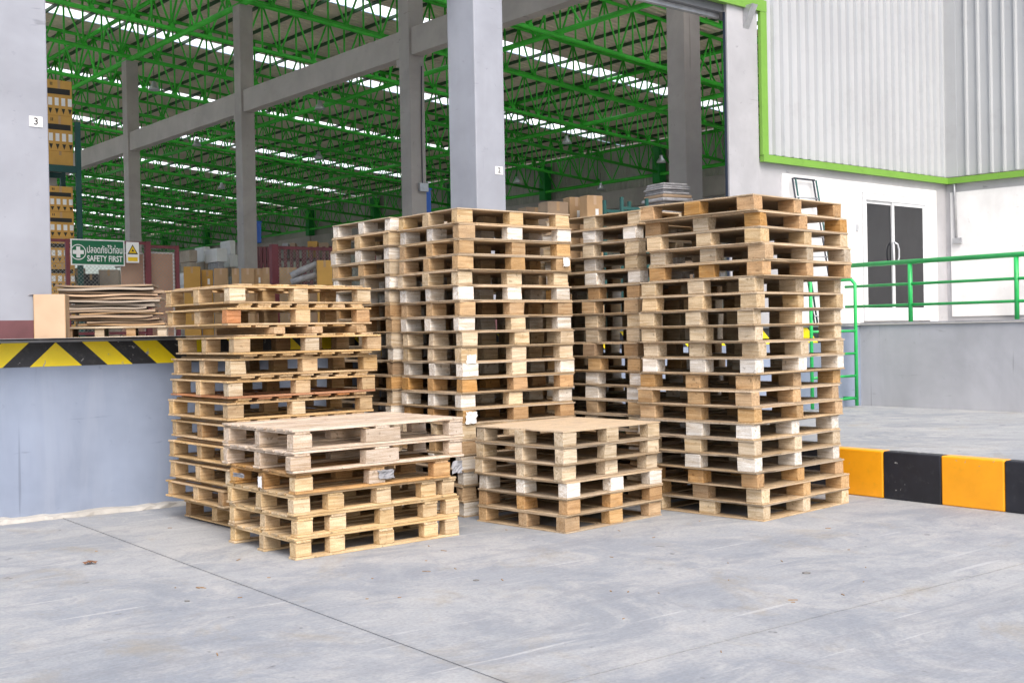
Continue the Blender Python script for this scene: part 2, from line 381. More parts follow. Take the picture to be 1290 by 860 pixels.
# raised pavement behind the kerb
def isect(p, d, q, e):
    den = d.x * e.y - d.y * e.x; t = ((q.x - p.x) * e.y - (q.y - p.y) * e.x) / den; return p + d * t
nK = Vector((-dK.y, dK.x, 0))
kf = isect(KB0, dK, A0, dD)
b0 = KB0 + nK * .13
pf = isect(b0, dK, A0, dD); pe = b0 + dK * 9; re = KC + dR * 11
pv = part('raised_pavement', MB().prism([(pf.x, pf.y), (pe.x, pe.y), (re.x, re.y), (KC.x, KC.y)], -.02, ZP - .004), M_GROUND)
tag(pv, kind='structure')
kb = empty('striped_kerb', KB0, rotdir(dK)); tag(kb, 'orange and black painted concrete kerb beside the tall right pallet stack', 'kerb')
KL = .552
kstart = -(KB0 - kf).length + .03
n0 = math.floor(kstart / KL)
for i in range(n0, 14):
    x0 = max(i * KL, kstart); x1 = (i + 1) * KL
    if x1 - x0 < .06: continue
    o = part('kerb_block', MB().box(x0 + .0015, 0, 0, x1 - .0015, .128, ZP), M_ORANGE if i % 2 else M_KBLACK, kb); bev(o, .012, 2)

# ------------------------------------------------------------------ loading dock
dock = empty('loading_dock', A0, rotdir(dD)); tag(dock, 'blue-grey concrete loading dock with yellow and black striped edge', 'loading dock')
part('dock_wall', MB().box(-10, 0, -.02, LD, .3, ZD - .012), M_DOCK, dock)
# floor slab polygon (world coords into dock frame)
Md = Matrix.Translation(A0) @ Matrix.Rotation(rotdir(dD), 4, 'Z'); Mi = Md.inverted()
poly = [Dk(-10, -.03), Dk(LD - .03, -.03), KC + dR * 11 - nR * -.0 + Vector((0, 0, 0)), W(40, -14), W(40, 100), W(-22, 100), W(-22, -11)]
poly = [Mi @ p for p in poly]
part('dock_floor', MB().prism([(p.x, p.y) for p in poly], ZD - .012, ZD), paint('dock_floor_concrete', (.52, .50, .47), .6, .1, .6), dock)
part('edge_angle', MB().box(-10, -.034, ZD - .03, LD - .1, .03, ZD + .004), M_STEEL, dock)
# painted hazard stripes
zs0, zs1 = 1.285, ZD - .032; hh = zs1 - zs0; P2 = .2165; slant = hh * 1.05
xc = (atplane(70, 430, A0, nD) - A0).dot(dD)
def stripe(p, mat):
    vs = [(x, -.004, z) for x, z in p] + [(x, .0, z) for x, z in p]; n = len(p)
    mb = MB().add(vs, [tuple(range(n)), tuple(range(2 * n - 1, n - 1, -1))] + [(i, i + n, (i + 1) % n + n, (i + 1) % n) for i in range(n)])
    part('painted_stripe', mb, mat, dock)
stripe([(xc - slant, zs0), (xc + slant, zs0), (xc, zs1)], M_YELLOW)
k = 0; x = 0.0
while xc + x < LD - .8:
    xa, xb = xc + x, min(xc + x + P2, LD - .3)
    stripe([(xa + slant, zs0), (xb + slant, zs0), (xb, zs1), (xa, zs1)], M_BLACK if k % 2 == 0 else M_YELLOW); x += P2; k += 1
x = 0.0; k = 0
while x < 3.5:
    xb, xa = xc - x, xc - x - P2
    stripe([(xa - slant, zs0), (xb - slant, zs0), (xb, zs1), (xa, zs1)], M_BLACK if k % 2 == 0 else M_YELLOW); x += P2; k += 1
# right return of the dock
rd = part('side_wall', MB().box(0.0, 0, -.02, 11, .3, ZD - .015), M_DOCK2, None)
rd.parent = dock; rd.matrix_basis = Mi @ (Matrix.Translation(KC) @ Matrix.Rotation(rotdir(dR), 4, 'Z'))
cp = part('wall_coping', MB().box(0.02, -.02, ZD - .014, 11, .32, ZD + .02), paint('coping', (.33, .33, .35), .8, .2, 5), None); cp.parent = dock; cp.matrix_basis = rd.matrix_basis.copy()

# ------------------------------------------------------------------ warehouse
wh = empty('warehouse', OW, RZW); tag(wh, 'open fronted warehouse with green roof trusses and grey concrete columns', 'warehouse')
BF = dockb + .16                                           # front face of the front columns
def front(x, y): p = atplane(x, y, W(0, BF), dY); return toW(p)
# front columns
c3 = front(62, 200)[0]; c2l, c2r = front(600, 200)[0], front(636.5, 200)[0]; cw = c2r - c2l
crl, crr = front(919, 200)[0], front(958, 200)[0]
def fcol(a0, a1, z1=11.5, d=.50):
    o = part('front_column', MB().box(a0, BF, ZD, a1, BF + d, z1), M_COLUMN, wh); bev(o, .012); return o
colA = fcol(c3 - cw - .03, c3); colB = fcol(c2l, c2r); colC = fcol(crl, crr - .02, 6.4, .07); colC.data.materials[0] = M_STUCCO
for a0, a1 in ((c3 - cw - .03, c3), (c2l, c2r)):
    part('maroon_base', MB().box(a0 - .004, BF - .004, ZD, a1 + .004, BF + .504, ZD + .16), M_BAND, wh)
def number(txt, px, py, col):
    a, b, z = front(px, py)
    pl = part('number_plate', MB().box(a - .055, BF - .006, z - .045, a + .055, BF - .001, z + .045), M_WHITE, wh)
    link('number', text_mesh(txt, .085, M_INK, .0012, .001), pl, M=Matrix.Translation((a, BF - .0075, z)) @ Matrix.Rotation(math.pi / 2, 4, 'X'))
number('3', 45, 153.5, colA); number('2', 628.5, 215, colB)
# header above the openings
zh = front(925, 17)[2]
hd = part('door_header', MB().box(-18, BF + .06, zh, crl + .35, BF + .36, zh + .5), flat('header_dark_grey', (.13, .135, .15), .5), wh)
part('door_track', MB().box(c2r, BF + .14, zh - .06, crl, BF + .20, zh - .002), M_STEEL, wh)
part('guide_rail', MB().box(crl - .022, BF + .03, ZD, crl - .003, BF + .06, zh), M_NAVY, wh)
# angle bracket
ab = MB(); a, b, z = front(941, 22)
ab.add([(a - .09, BF - .17, z + .14), (a + .03, BF - .17, z + .14), (a + .03, BF - .002, z + .14), (a - .09, BF - .002, z + .14), (a - .09, BF - .002, z - .16), (a + .03, BF - .002, z - .16)],
       [(0, 1, 2, 3), (0, 4, 5, 1), (0, 3, 4), (1, 5, 2), (3, 2, 5, 4)])
part('wall_bracket', ab, M_STEEL, wh)
# inner columns and beam
SPC = 8.0
for i, sz in zip(range(-1, 6), (.42, .42, .42, .42, .42, .42, .42)):
    b = i * SPC; o = part('inner_column', MB().box(-.2, b - .2, ZD, .2, b + .2, 10.55), M_INCOL, wh); bev(o, .015)
for i in range(-1, 5):
    b = i * SPC
    o = part('concrete_beam', MB().box(-.14, b + .2, 7.62, .14, b + SPC - .2, 8.22), M_BEAM, wh); bev(o, .012)
    o = part('corbel', MB().prism([(-.12, b + .2), (.12, b + .2), (.12, b + .42), (-.12, b + .42)], 7.45, 7.615), M_BEAM, wh)
part('concrete_beam', MB().box(-.14, BF + .4, 7.62, .14, -SPC - .2, 8.22), M_BEAM, wh)
# trusses
SLP = .0787; TD = 1.5; AL, AR = -15.0, 25.0
def zb(a): return 10.72 - SLP * a
def tz(a): return zb(a) + TD
FAN = 1.2; NF = int((AR - AL) / FAN)
sv = Matrix(((1, 0, 0, 0), (0, 1, 0, 0), (-SLP, 0, 1, 0), (0, 0, 0, 1)))
m_bot = MB().tube([(AL, 0, zb(AL)), (AR, 0, zb(AR))], .07).mesh('bottom_chord', M_GREEN, True)
m_top = MB().tube([(AL, 0, tz(AL)), (AR, 0, tz(AR))], .06).mesh('top_chord', M_GREEN, True)
m_ver = MB().tube([(0, 0, 0), (0, 0, TD)], .032, 6).mesh('upright', M_GREEN, True)
m_d1 = MB().tube([(0, 0, 0), (FAN / 2, 0, TD - SLP * FAN / 2)], .032, 6).mesh('diagonal', M_GREEN, True)
m_d2 = MB().tube([(0, 0, 0), (-FAN / 2, 0, TD + SLP * FAN / 2)], .032, 6).mesh('diagonal_back', M_GREEN, True)
m_gus = MB().prism([(-.09, 0), (.09, 0), (.04, .11), (-.04, .11)], -.006, .006).mesh('gusset', M_GREEN)
web = MB()
for i in range(NF + 1):
    a = AL + .3 + i * FAN
    if a > AR: break
    web.tube([(a, 0, zb(a)), (a, 0, tz(a))], .028, 5, False)
    if a + FAN / 2 < AR:
        web.tube([(a, 0, zb(a)), (a + FAN / 2, 0, tz(a + FAN / 2))], .028, 5, False); web.tube([(a + FAN / 2, 0, tz(a + FAN / 2)), (a + FAN / 2, 0, zb(a + FAN / 2))], .028, 5, False)
    if a - FAN / 2 > AL: web.tube([(a, 0, zb(a)), (a - FAN / 2, 0, tz(a - FAN / 2))], .028, 5, False)
m_web = web.mesh('web_members', M_GREEN, True)
for bi in range(-2, 21):
    b = bi * 4.0
    t = link('roof_truss', m_bot, wh, loc=(0, b, 0)); link('top_chord', m_top, t)
    if 0 <= bi <= 6:
        for i in range(NF + 1):
            a = AL + .3 + i * FAN
            if a > AR: break
            if a > -9:
                link('web_member', m_ver, t, loc=(a, 0, zb(a)))
                if a + FAN / 2 < AR:
                    link('web_member', m_d1, t, loc=(a, 0, zb(a))); link('web_member', m_ver, t, loc=(a + FAN / 2, 0, zb(a + FAN / 2)))
                link('web_member', m_d2, t, loc=(a, 0, zb(a)))
                link('gusset', m_gus, t, loc=(a, -.075, zb(a) + .03), rot=(math.pi / 2, 0, 0))
    else:
        tag(link('web_members', m_web, t), kind='stuff')
# girder trusses along the column lines
for a, zz in ((0, 10.62), (AR - .1, zb(AR) - .1), (8, zb(8) + .1), (16.5, zb(16.5) + .1), (-8, zb(-8) + .1)):
    gi = part('girder_truss', MB().tube([(a, -11, zz), (a, 84, zz)], .085), M_GREEN, wh, True)
    part('top_chord', MB().tube([(a, -11, zz + TD), (a, 84, zz + TD)], .07), M_GREEN, gi, True)
    n = int(95 / 2)
    for i in range(n):
        b = -11 + 2 * i
        if b < 34:
            part('web_member', MB().tube([(a, b, zz), (a, b + 1, zz + TD)], .035, 6, False).tube([(a, b + 1, zz + TD), (a, b + 2, zz)], .035, 6, False), M_GREEN, gi, True)
    wm = MB()
    for i in range(n):
        b = -11 + 2 * i
        if b >= 34: wm.tube([(a, b, zz), (a, b + 1, zz + TD), (a, b + 2, zz)], .035, 5, False)
    tag(part('web_members', wm, M_GREEN, gi, True), kind='stuff')
# green posts over the eave columns and the far eave wall
for i in range(-1, 10):
    b = i * SPC
    part('eave_post', MB().box(AR - .22, b - .22, 8.25, AR + .22, b + .22, zb(AR) + 1.2), M_GREEND, wh)
    part('eave_column', MB().box(AR - .2, b - .25, ZD, AR + .3, b + .25, 8.2), M_INCOL, wh)
    part('eave_beam', MB().box(AR - .1, b + .25, 7.35, AR + .22, b + SPC - .25, 8.2), M_BEAM, wh)
def corrug(L, z0, z1, pitch, dep, top=.14, slope=.09):
    """vertical trapezoid sheet along +x, ribs proud towards -y"""
    prof = []; x = 0
    while x < L - 1e-6:
        for fx, d in ((0, 0), (1 - top - 2 * slope, 0), (1 - top - slope, 1), (1 - slope, 1)):
            xx = x + fx * pitch
            if xx <= L: prof.append((xx, -d * dep))
        x += pitch
    prof.append((L, 0)); n = len(prof)
    vs = [(px, py, z) for z in (z0, z1) for px, py in prof]
    return MB().add(vs, [(i, i + 1, i + 1 + n, i + n) for i in range(n - 1)])
ec = corrug(96, 0, 5.9, .2, .03); part('eave_cladding', ec, M_LOUVRE, wh, loc=(AR + .3, 84, ZD), rot=(0, 0, -math.pi / 2))
ec2 = part('upper_eave_cladding', corrug(96, 8.0, 10.35, .2, .03), M_LOUVRE, wh, loc=(AR + .42, 84, 0), rot=(0, 0, -math.pi / 2))
# roof: sheets between translucent strips, purlins below
def zr(a): return tz(a) + .165
SKW = .95
sky_b = [10.3 + 8 * i for i in range(-2, 10)]
def roof_strip(b0, b1):
    mb = MB(); pitch = .25; prof = []; x = b0
    while x < b1 - 1e-6:
        for fx, d in ((0, 0), (.5, 0), (.6, 1), (.9, 1)):
            xx = x + fx * pitch
            if xx <= b1: prof.append((xx, d * .035))
        x += pitch
    prof.append((b1, 0)); n = len(prof); a0, a1 = AL - .6, AR + .6
    mb.add([(a, y, zr(a) + d) for a in (a0, a1) for y, d in prof], [(i, i + n, i + 1 + n, i + 1) for i in range(n - 1)])
    return mb
rf = part('roof', roof_strip(BF + .0, sky_b[0] - SKW / 2), M_ROOF, wh)
for i, sb in enumerate(sky_b):
    nxt = sky_b[i + 1] - SKW / 2 if i + 1 < len(sky_b) else 86
    part('roof_sheet', roof_strip(sb + SKW / 2, nxt), M_ROOF, rf)
    a0, a1 = AL - .6, AR - 1.2
    sk = MB().add([(a0, sb - SKW / 2, zr(a0) + .02), (a1, sb - SKW / 2, zr(a1) + .02), (a1, sb + SKW / 2, zr(a1) + .02), (a0, sb + SKW / 2, zr(a0) + .02)], [(0, 1, 2, 3)])
    part('skylight_strip', sk, M_SKYL, rf)
    part('roof_sheet', MB().add([(a1, sb - SKW / 2, zr(a1) + .02), (AR + .6, sb - SKW / 2, zr(AR + .6) + .02), (AR + .6, sb + SKW / 2, zr(AR + .6) + .02), (a1, sb + SKW / 2, zr(a1) + .02)], [(0, 1, 2, 3)]), M_ROOF, rf)
m_pur = MB().box(-.032, BF, -.052, .032, 85, .052).mesh('purlin', M_PURLIN)
a = AL
while a < AR + .4:
    link('purlin', m_pur, rf, loc=(a, 0, tz(a) + .12)); a += 1.2
# cladding above the header
zt = zh + .16
part('upper_cladding', corrug(15.6 + crr, zt + .1, 12.0, .2, .03), M_CLAD, wh, loc=(-15.6, BF + .02, 0))
tr = part('lime_trim', MB().box(-15.6, BF - .05, zt - .06, crr + .13, BF + .04, zt + .1), M_TRIM, wh)

# ------------------------------------------------------------------ office annex on the right
an = empty('office_annex', W(crr, BF), RZW); tag(an, 'white corrugated office wall with lime green trim and glass sliding doors', 'building')
zc = front(972, 197)[2]                                   # trim height
CN = atplane(1192, 226, W(0, BF), dY); CNa = toW(CN)[0] - crr
part('corner_trim', MB().box(-.01, -.05, zc - .02, .125, .0, zt - .065), M_TRIM, an)
part('corrugated_wall', corrug(CNa - .13, zc + .02, 9.0, .2, .05), M_CLAD, an, loc=(.13, .0, 0))
part('lower_trim', MB().box(-.01, -.07, zc - .10, CNa + .05, .0, zc - .001), M_TRIM, an)
part('rendered_wall', MB().box(-.02, .02, ZD, CNa + .1, .25, zc - .05), M_STUCCO, an)
ax = lambda x, y: (front(x, y)[0] - crr, front(x, y)[2])
# white surround and door
s0 = ax(985, 220); s1 = ax(1179, 262)
dl, dtz = ax(1085, 243); dr_, _ = ax(1168, 250)
dbz = ZD + .05
wsz = dtz + .16
part('white_surround', MB().box(s0[0], -.012, ZD + .02, dl - .01, .019, wsz).box(dr_ + .01, -.012, ZD + .02, s1[0], .019, wsz).box(dl - .01, -.012, dtz + .01, dr_ + .01, .019, wsz), M_WHITEWALL, an)
dfm = MB().box(dl, -.035, dbz, dl + .07, .03, dtz).box(dr_ - .12, -.035, dbz, dr_, .03, dtz).box(dl + .07, -.035, dtz - .1, dr_ - .12, .03, dtz).box(dl + .07, -.035, dbz, dr_ - .12, .03, dbz + .06)
M_FRAME = paint('white_aluminium', (.66, .68, .70), .35, .04, 4)
door = part('sliding_door', dfm, M_FRAME, an)
mid = (dl + dr_ - .05) / 2 - .08
for i, (x0, x1, yy) in enumerate(((dl + .072, mid + .03, -.005), (mid - .03, dr_ - .122, -.025))):
    leaf = part('door_leaf', MB().box(x0, yy, dbz + .062, x0 + .06, yy + .018, dtz - .102).box(x1 - .06, yy, dbz + .062, x1, yy + .018, dtz - .102)
                .box(x0 + .06, yy, dtz - .15, x1 - .06, yy + .018, dtz - .102).box(x0 + .06, yy, dbz + .062, x1 - .06, yy + .018, dbz + .20), M_FRAME, door)
    part('glass_pane', MB().box(x0 + .06, yy + .006, dbz + .20, x1 - .06, yy + .012, dtz - .15), M_GLASS, door)
    hx = (x1 - .03) if i == 0 else (x0 + .03); hs = -.12 if i == 0 else .12
    hs *= .55; hm = MB().tube([(hx, yy - .002, 2.44), (hx + hs * .7, yy - .04, 2.48), (hx + hs, yy - .05, 2.56), (hx + hs, yy - .05, 2.68), (hx + hs * .7, yy - .04, 2.76), (hx, yy - .002, 2.80)], .014)
    part('pull_handle', hm, M_ALU, door, True)
sw = ax(1078.5, 287); part('light_switch', MB().box(sw[0] - .03, -.03, sw[1] - .05, sw[0] + .03, -.0125, sw[1] + .05), M_ALU, an)
# wall running towards the camera on the right
dW2 = Vector((math.cos(YAW2), -math.sin(YAW2), 0))
Man = Matrix.Translation(W(crr, BF)) @ Matrix.Rotation(RZW, 4, 'Z'); Mw2 = Matrix.Translation((CN.x, CN.y, 0)) @ Matrix.Rotation(rotdir(dW2), 4, 'Z')
def on2(name, mb, mat, smooth=False):
    o = part(name, mb, mat, an, smooth); o.matrix_basis = Man.inverted() @ Mw2; return o
nW2 = Vector((-dW2.y, dW2.x, 0))
def w2(x, y): p = atplane(x, y, CN, nW2); return (p - CN).dot(dW2), p.z
on2('corner_flashing', MB().box(.0, -.012, zc + .02, .19, .05, 9.0), M_CLAD)
o = on2('corrugated_wall', corrug(9, zc + .02, 9.0, .2, .04), M_CLAD); o.matrix_basis = o.matrix_basis @ Matrix.Translation((.191, 0, 0))
on2('lower_trim', MB().box(-.02, -.07, zc - .10, 9, .0, zc - .001), M_TRIM)
on2('rendered_wall', MB().box(-.1, .02, ZD, 9, .25, zc - .05), M_STUCCO)
wl, wz = w2(1197, 243)
on2('white_panel', MB().box(wl, -.005, ZD + .1, 9, .019, wz), M_WHITEWALL)
p0 = w2(1203, 232); p1 = w2(1207, 303)
on2('conduit_pipe', MB().tube([(p0[0] - .03, .0, p0[1] + .1), (p0[0], -.03, p0[1] + .02), (p0[0] + .02, -.03, p1[1] + .05)], .022), M_STEEL, True)
on2('socket_box', MB().box(p0[0] - .03, -.06, p1[1] - .05, p0[0] + .11, -.006, p1[1] + .04), M_STEEL)

# ------------------------------------------------------------------ railing, ladders
def rdock(x, y, off=.12): p = atplane(x, y, KC + nR * off, nR); return (p - KC).dot(dR), p.z
rl = empty('handrail', KC + nR * .12 + Vector((0, 0, ZD)), rotdir(dR)); tag(rl, 'green tubular steel handrail on top of the right dock wall', 'railing')
x1147, _ = rdock(1147, 380); x1281, _ = rdock(1281, 380); zt1 = rdock(1147, 329.5)[1] - ZD
xe = rdock(1072, 333)[0]
def tube_part(name, pts, r, mat, parent, n=10): return part(name, MB().tube(pts, r, n), mat, parent, True)
tube_part('top_rail', [(xe, 0, zt1), (9, 0, zt1)], .033, M_RAIL, rl)
for k, f in enumerate((.64, .30)): tube_part('mid_rail', [(xe - .1, 0, zt1 * f), (9, 0, zt1 * f)], .02, M_RAIL, rl)
st_ = x1281 - x1147
for i in range(0, 5): tube_part('post', [(x1147 + i * st_, 0, .021), (x1147 + i * st_, 0, zt1 - .03)], .03, M_RAIL, rl)
# fixed dock ladder on the dock face near the corner
la, lb = [(atplane(x, 420, KC - nD * .22, nD) - A0).dot(dD) for x in (1022, 1078)]
ld = empty('dock_ladder', Dk((la + lb) / 2, -.22, ZP), rotdir(dD)); tag(ld, 'green fixed steel ladder at the dock corner behind the right stack', 'ladder')
hw = (lb - la) / 2; top = 2.12 - ZP
for s in (-1, 1):
    tube_part('stile', [(s * hw, 0, .02), (s * hw, 0, top - .06), (s * hw, .06, top), (s * hw, .5, top), (s * hw, .56, top - .06), (s * hw, .56, ZD - ZP)], .024, M_RAIL, ld)
    tube_part('wall_bracket', [(s * hw, 0, .12), (s * hw, .21, .12)], .018, M_RAIL, ld)
for z in (.12, .42, .72, 1.02): tube_part('rung', [(-hw, 0, z), (hw, 0, z)], .017, M_RAIL, ld)
# dark stepladder leaning on the white wall
tl = ax(994, 225); trr = ax(1022, 228)
sl_ = empty('leaning_ladder', W(crr + (tl[0] + trr[0]) / 2, BF), RZW); tag(sl_, 'dark green metal ladder leaning on the white wall behind the right stack', 'ladder')
hw = (trr[0] - tl[0]) / 2; ztop = tl[1]; lean = .42
for s in (-1, 1):
    for off in (-.035, .035):
        tube_part('stile', [(s * hw + off, -lean, ZD), (s * hw * .93 + off, -.07, ztop)], .014, M_RACKG if off > 0 else M_DARKST, sl_, 6)
for i in range(8):
    f = .06 + i * .135; y = -lean + (lean - .07) * f; z = ZD + (ztop - ZD) * f
    if z < ztop: tube_part('rung', [(-hw, y, z), (hw, y, z)], .013, M_ALU, sl_, 6)
tube_part('top_bar', [(-hw * .93, -.07, ztop), (hw * .93, -.07, ztop)], .014, M_DARKST, sl_, 6)

# ------------------------------------------------------------------ pallets
ORD = ['topmost', 'second from the top', 'third from the top', 'fourth from the top', 'fifth from the top', 'sixth from the top', 'seventh from the top', 'eighth from the top', 'ninth from the top',
       'tenth from the top', 'tenth from the ground', 'ninth from the ground', 'eighth from the ground', 'seventh from the ground', 'sixth from the ground', 'fifth from the ground', 'fourth from the ground',
       'third from the ground', 'second from the ground', 'lowest']
def pal_label(i, n, where):
    o_ = ordinal(i, n); return ('%s pallet of %s' if ' ' not in o_ else 'pallet %s of %s' if 'top' in o_ else 'pallet %s in %s') % (o_, where)
def ordinal(i, n):
    if i == n - 1: return 'lowest'
    if i <= 9 and i < n / 2 + 1: return ORD[i]
    return ORD[20 - n + i] if n < 20 else ORD[i]
NV = 5
def block(p, tone, x, y, z, bx, by, bz, turn):
    """bx along the pallet's x; the grain follows the longer side"""
    va = random.randrange(NV); jj = .012 if random.random() < .15 else .005
    me = piece(by if turn else bx, bx if turn else by, bz, .0035, va, jj)
    return link('block', me, p, loc=(x, y, z), rot=(random.uniform(-.004, .004), 0, (math.pi / 2 if turn else 0) + (math.pi if random.random() < .5 else 0) + R(random.gauss(0, 1.4))), mat=tone)
def ply_pallet(c, ang, z, Lx, Ly, bx, by, tone, H=.1265, odd=None):
    p = empty('plywood_pallet', (c[0], c[1], z), ang)
    t = .0098; bz = H - 2 * t - .0022
    jx = lambda: random.uniform(.0, .008)
    xs = [bx / 2, Lx / 2, Lx - bx / 2]; ys = [by / 2, Ly / 2, Ly - by / 2]
    turn = by > bx
    for i, x in enumerate(xs):
        for j, y in enumerate(ys):
            tt = tone
            if random.random() < .05: tt = random.choice([T['tan'], T['cream'], T['grey']])
            if odd and (i, j) in odd: tt = odd[(i, j)]
            dx = (jx() if i == 0 else -jx() if i == 2 else random.uniform(-.03, .03)); dy = (jx() if j == 0 else -jx() if j == 2 else random.uniform(-.03, .03))
            block(p, tt, x + dx, y + dy, t + .0006 + bz / 2, bx + random.choice((-.006, 0, .008)), by + random.choice((-.004, 0, .006)), bz, turn)
    bm_ = random.choice(BOT); wx, wy = by + .005, bx + .005
    for y in (wx / 2, Ly - wx / 2): link('bottom_board', piece(Lx, wx, t, .0015, random.randrange(2)), p, loc=(Lx / 2, y, t / 2), mat=bm_)
    for x in (wy / 2, Lx / 2, Lx - wy / 2): link('bottom_board', piece(Ly - 2 * wx - .002, wy, t, .0015, random.randrange(2)), p, loc=(x, Ly / 2, t / 2), rot=(0, 0, math.pi / 2), mat=bm_)
    link('top_deck', sheet(Lx, Ly, t, random.randrange(7)), p, loc=(Lx / 2, Ly / 2, H - .001 - t / 2), mat=random.choice(PLY))
    return p
def stackdirs(deg): a = R(deg); return Vector((math.cos(a), math.sin(a), 0)), Vector((-math.sin(a), math.cos(a), 0)), a
def ply_stack(c, deg, n, Lx, Ly, bx, by, tones, where, group, H=.1265, shifts=None, jit=.014, special=None):
    ux, uy, a = stackdirs(deg)
    for i in range(n):                                    # i from the top
        z = (n - 1 - i) * H
        sx, sy = shifts[i] if shifts and i < len(shifts) else (random.uniform(-jit, jit), random.uniform(-jit, jit))
        q = Vector((c[0], c[1], 0)) + ux * sx + uy * sy
        p = ply_pallet(q, a + R(random.uniform(-.7, .7)), z, Lx, Ly, bx, by, T[tones[i % len(tones)]], H, special.get(i) if special else None)
        tag(p, pal_label(i, n, where), 'pallet', group)
        STK.setdefault(where, []).append(p)
STK = {}
# the tall right stack: shifts read from its ends in the photograph
rx = [1062.6, 1067.5, 1066, 1071.7, 1068, 1068.8, 1062.8, 1063.2, 1066, 1069, 1066.5, 1069, 1061, 1066, 1059, 1066, 1066, 1070, 1075, 1077]
lx = [804.5, 807, 811, 819, 813.6, 802.8, 812.5, 808, 807, 808.8, 808.5, 801, 806, 809, 808, 810, 810, 810, 811, 812]
shR = []
for i in range(20):
    y = 257 + i * 19.9; er = (rx[i] - (1063 + .019 * (y - 257) + .1 * i)) / 82.; el = (lx[i] - (806 + .019 * (y - 257))) / -112.
    shR.append((max(-.05, min(.05, er)), max(-.05, min(.06, el * .8))))
ply_stack((1.887, 9.0), 43.8, 20, 1.28, 1.15, .112, .160, ['orange', 'orange', 'yellow', 'grey', 'orange', 'cream', 'yellow', 'cream', 'cream', 'cream', 'white', 'tan', 'tan', 'tan', 'white', 'cream', 'white', 'orange', 'tan', 'cream'],
          'the tall plywood stack beside the striped kerb', 'pallets of the tall right stack', shifts=shR)
ply_stack((-.42, 9.52), 37.5, 20, 1.20, .92, .156, .095, ['yellow', 'white', 'tan', 'tan', 'cream', 'white', 'tan', 'white', 'cream', 'cream', 'white', 'orange', 'white', 'orange', 'cream', 'tan', 'white', 'white', 'tan', 'white'],
          'the tall plywood stack in the middle', 'pallets of the tall middle stack', H=.126)
ply_stack((1.09, 10.06), 40.7, 20, 1.16, 1.2, .112, .160, ['cream', 'white', 'cream', 'white', 'white', 'orange', 'tan', 'cream', 'cream', 'brown', 'tan', 'white', 'white', 'tan', 'cream', 'tan', 'white', 'tan', 'cream', 'tan'],
          'the back stack between the middle and right stacks', 'pallets of the tall back stack', H=.1265, jit=.02)
ply_stack((-1.06, 10.27), 39.8, 20, 1.14, .98, .156, .10, ['white', 'yellow', 'white', 'tan', 'white', 'white', 'brown', 'tan', 'grey', 'white', 'brown', 'orange', 'grey', 'white', 'grey', 'tan', 'cream', 'tan', 'grey', 'tan'],
          'the back stack left of the tall middle stack', 'pallets of the tall back left stack', H=.1265)
ply_stack((.25, 11.04), 40.7, 17, 1.14, .98, .142, .09, ['cream', 'tan', 'white', 'tan', 'grey', 'cream'], 'the rearmost stack seen through gaps by the dock wall', 'pallets of the rearmost stack', H=.1265)
ply_stack((.37, 8.657), 44.5, 6, 1.14, .97, .152, .098, ['cream', 'cream', 'cream', 'white', 'orange', 'tan'], 'the low plywood stack right of centre', 'pallets of the low plywood stack', H=.127, jit=.02,
          special={3: {(2, 0): T['white'], (0, 0): T['white'], (1, 0): T['white'], (0, 1): T['white'], (0, 2): T['white']}})

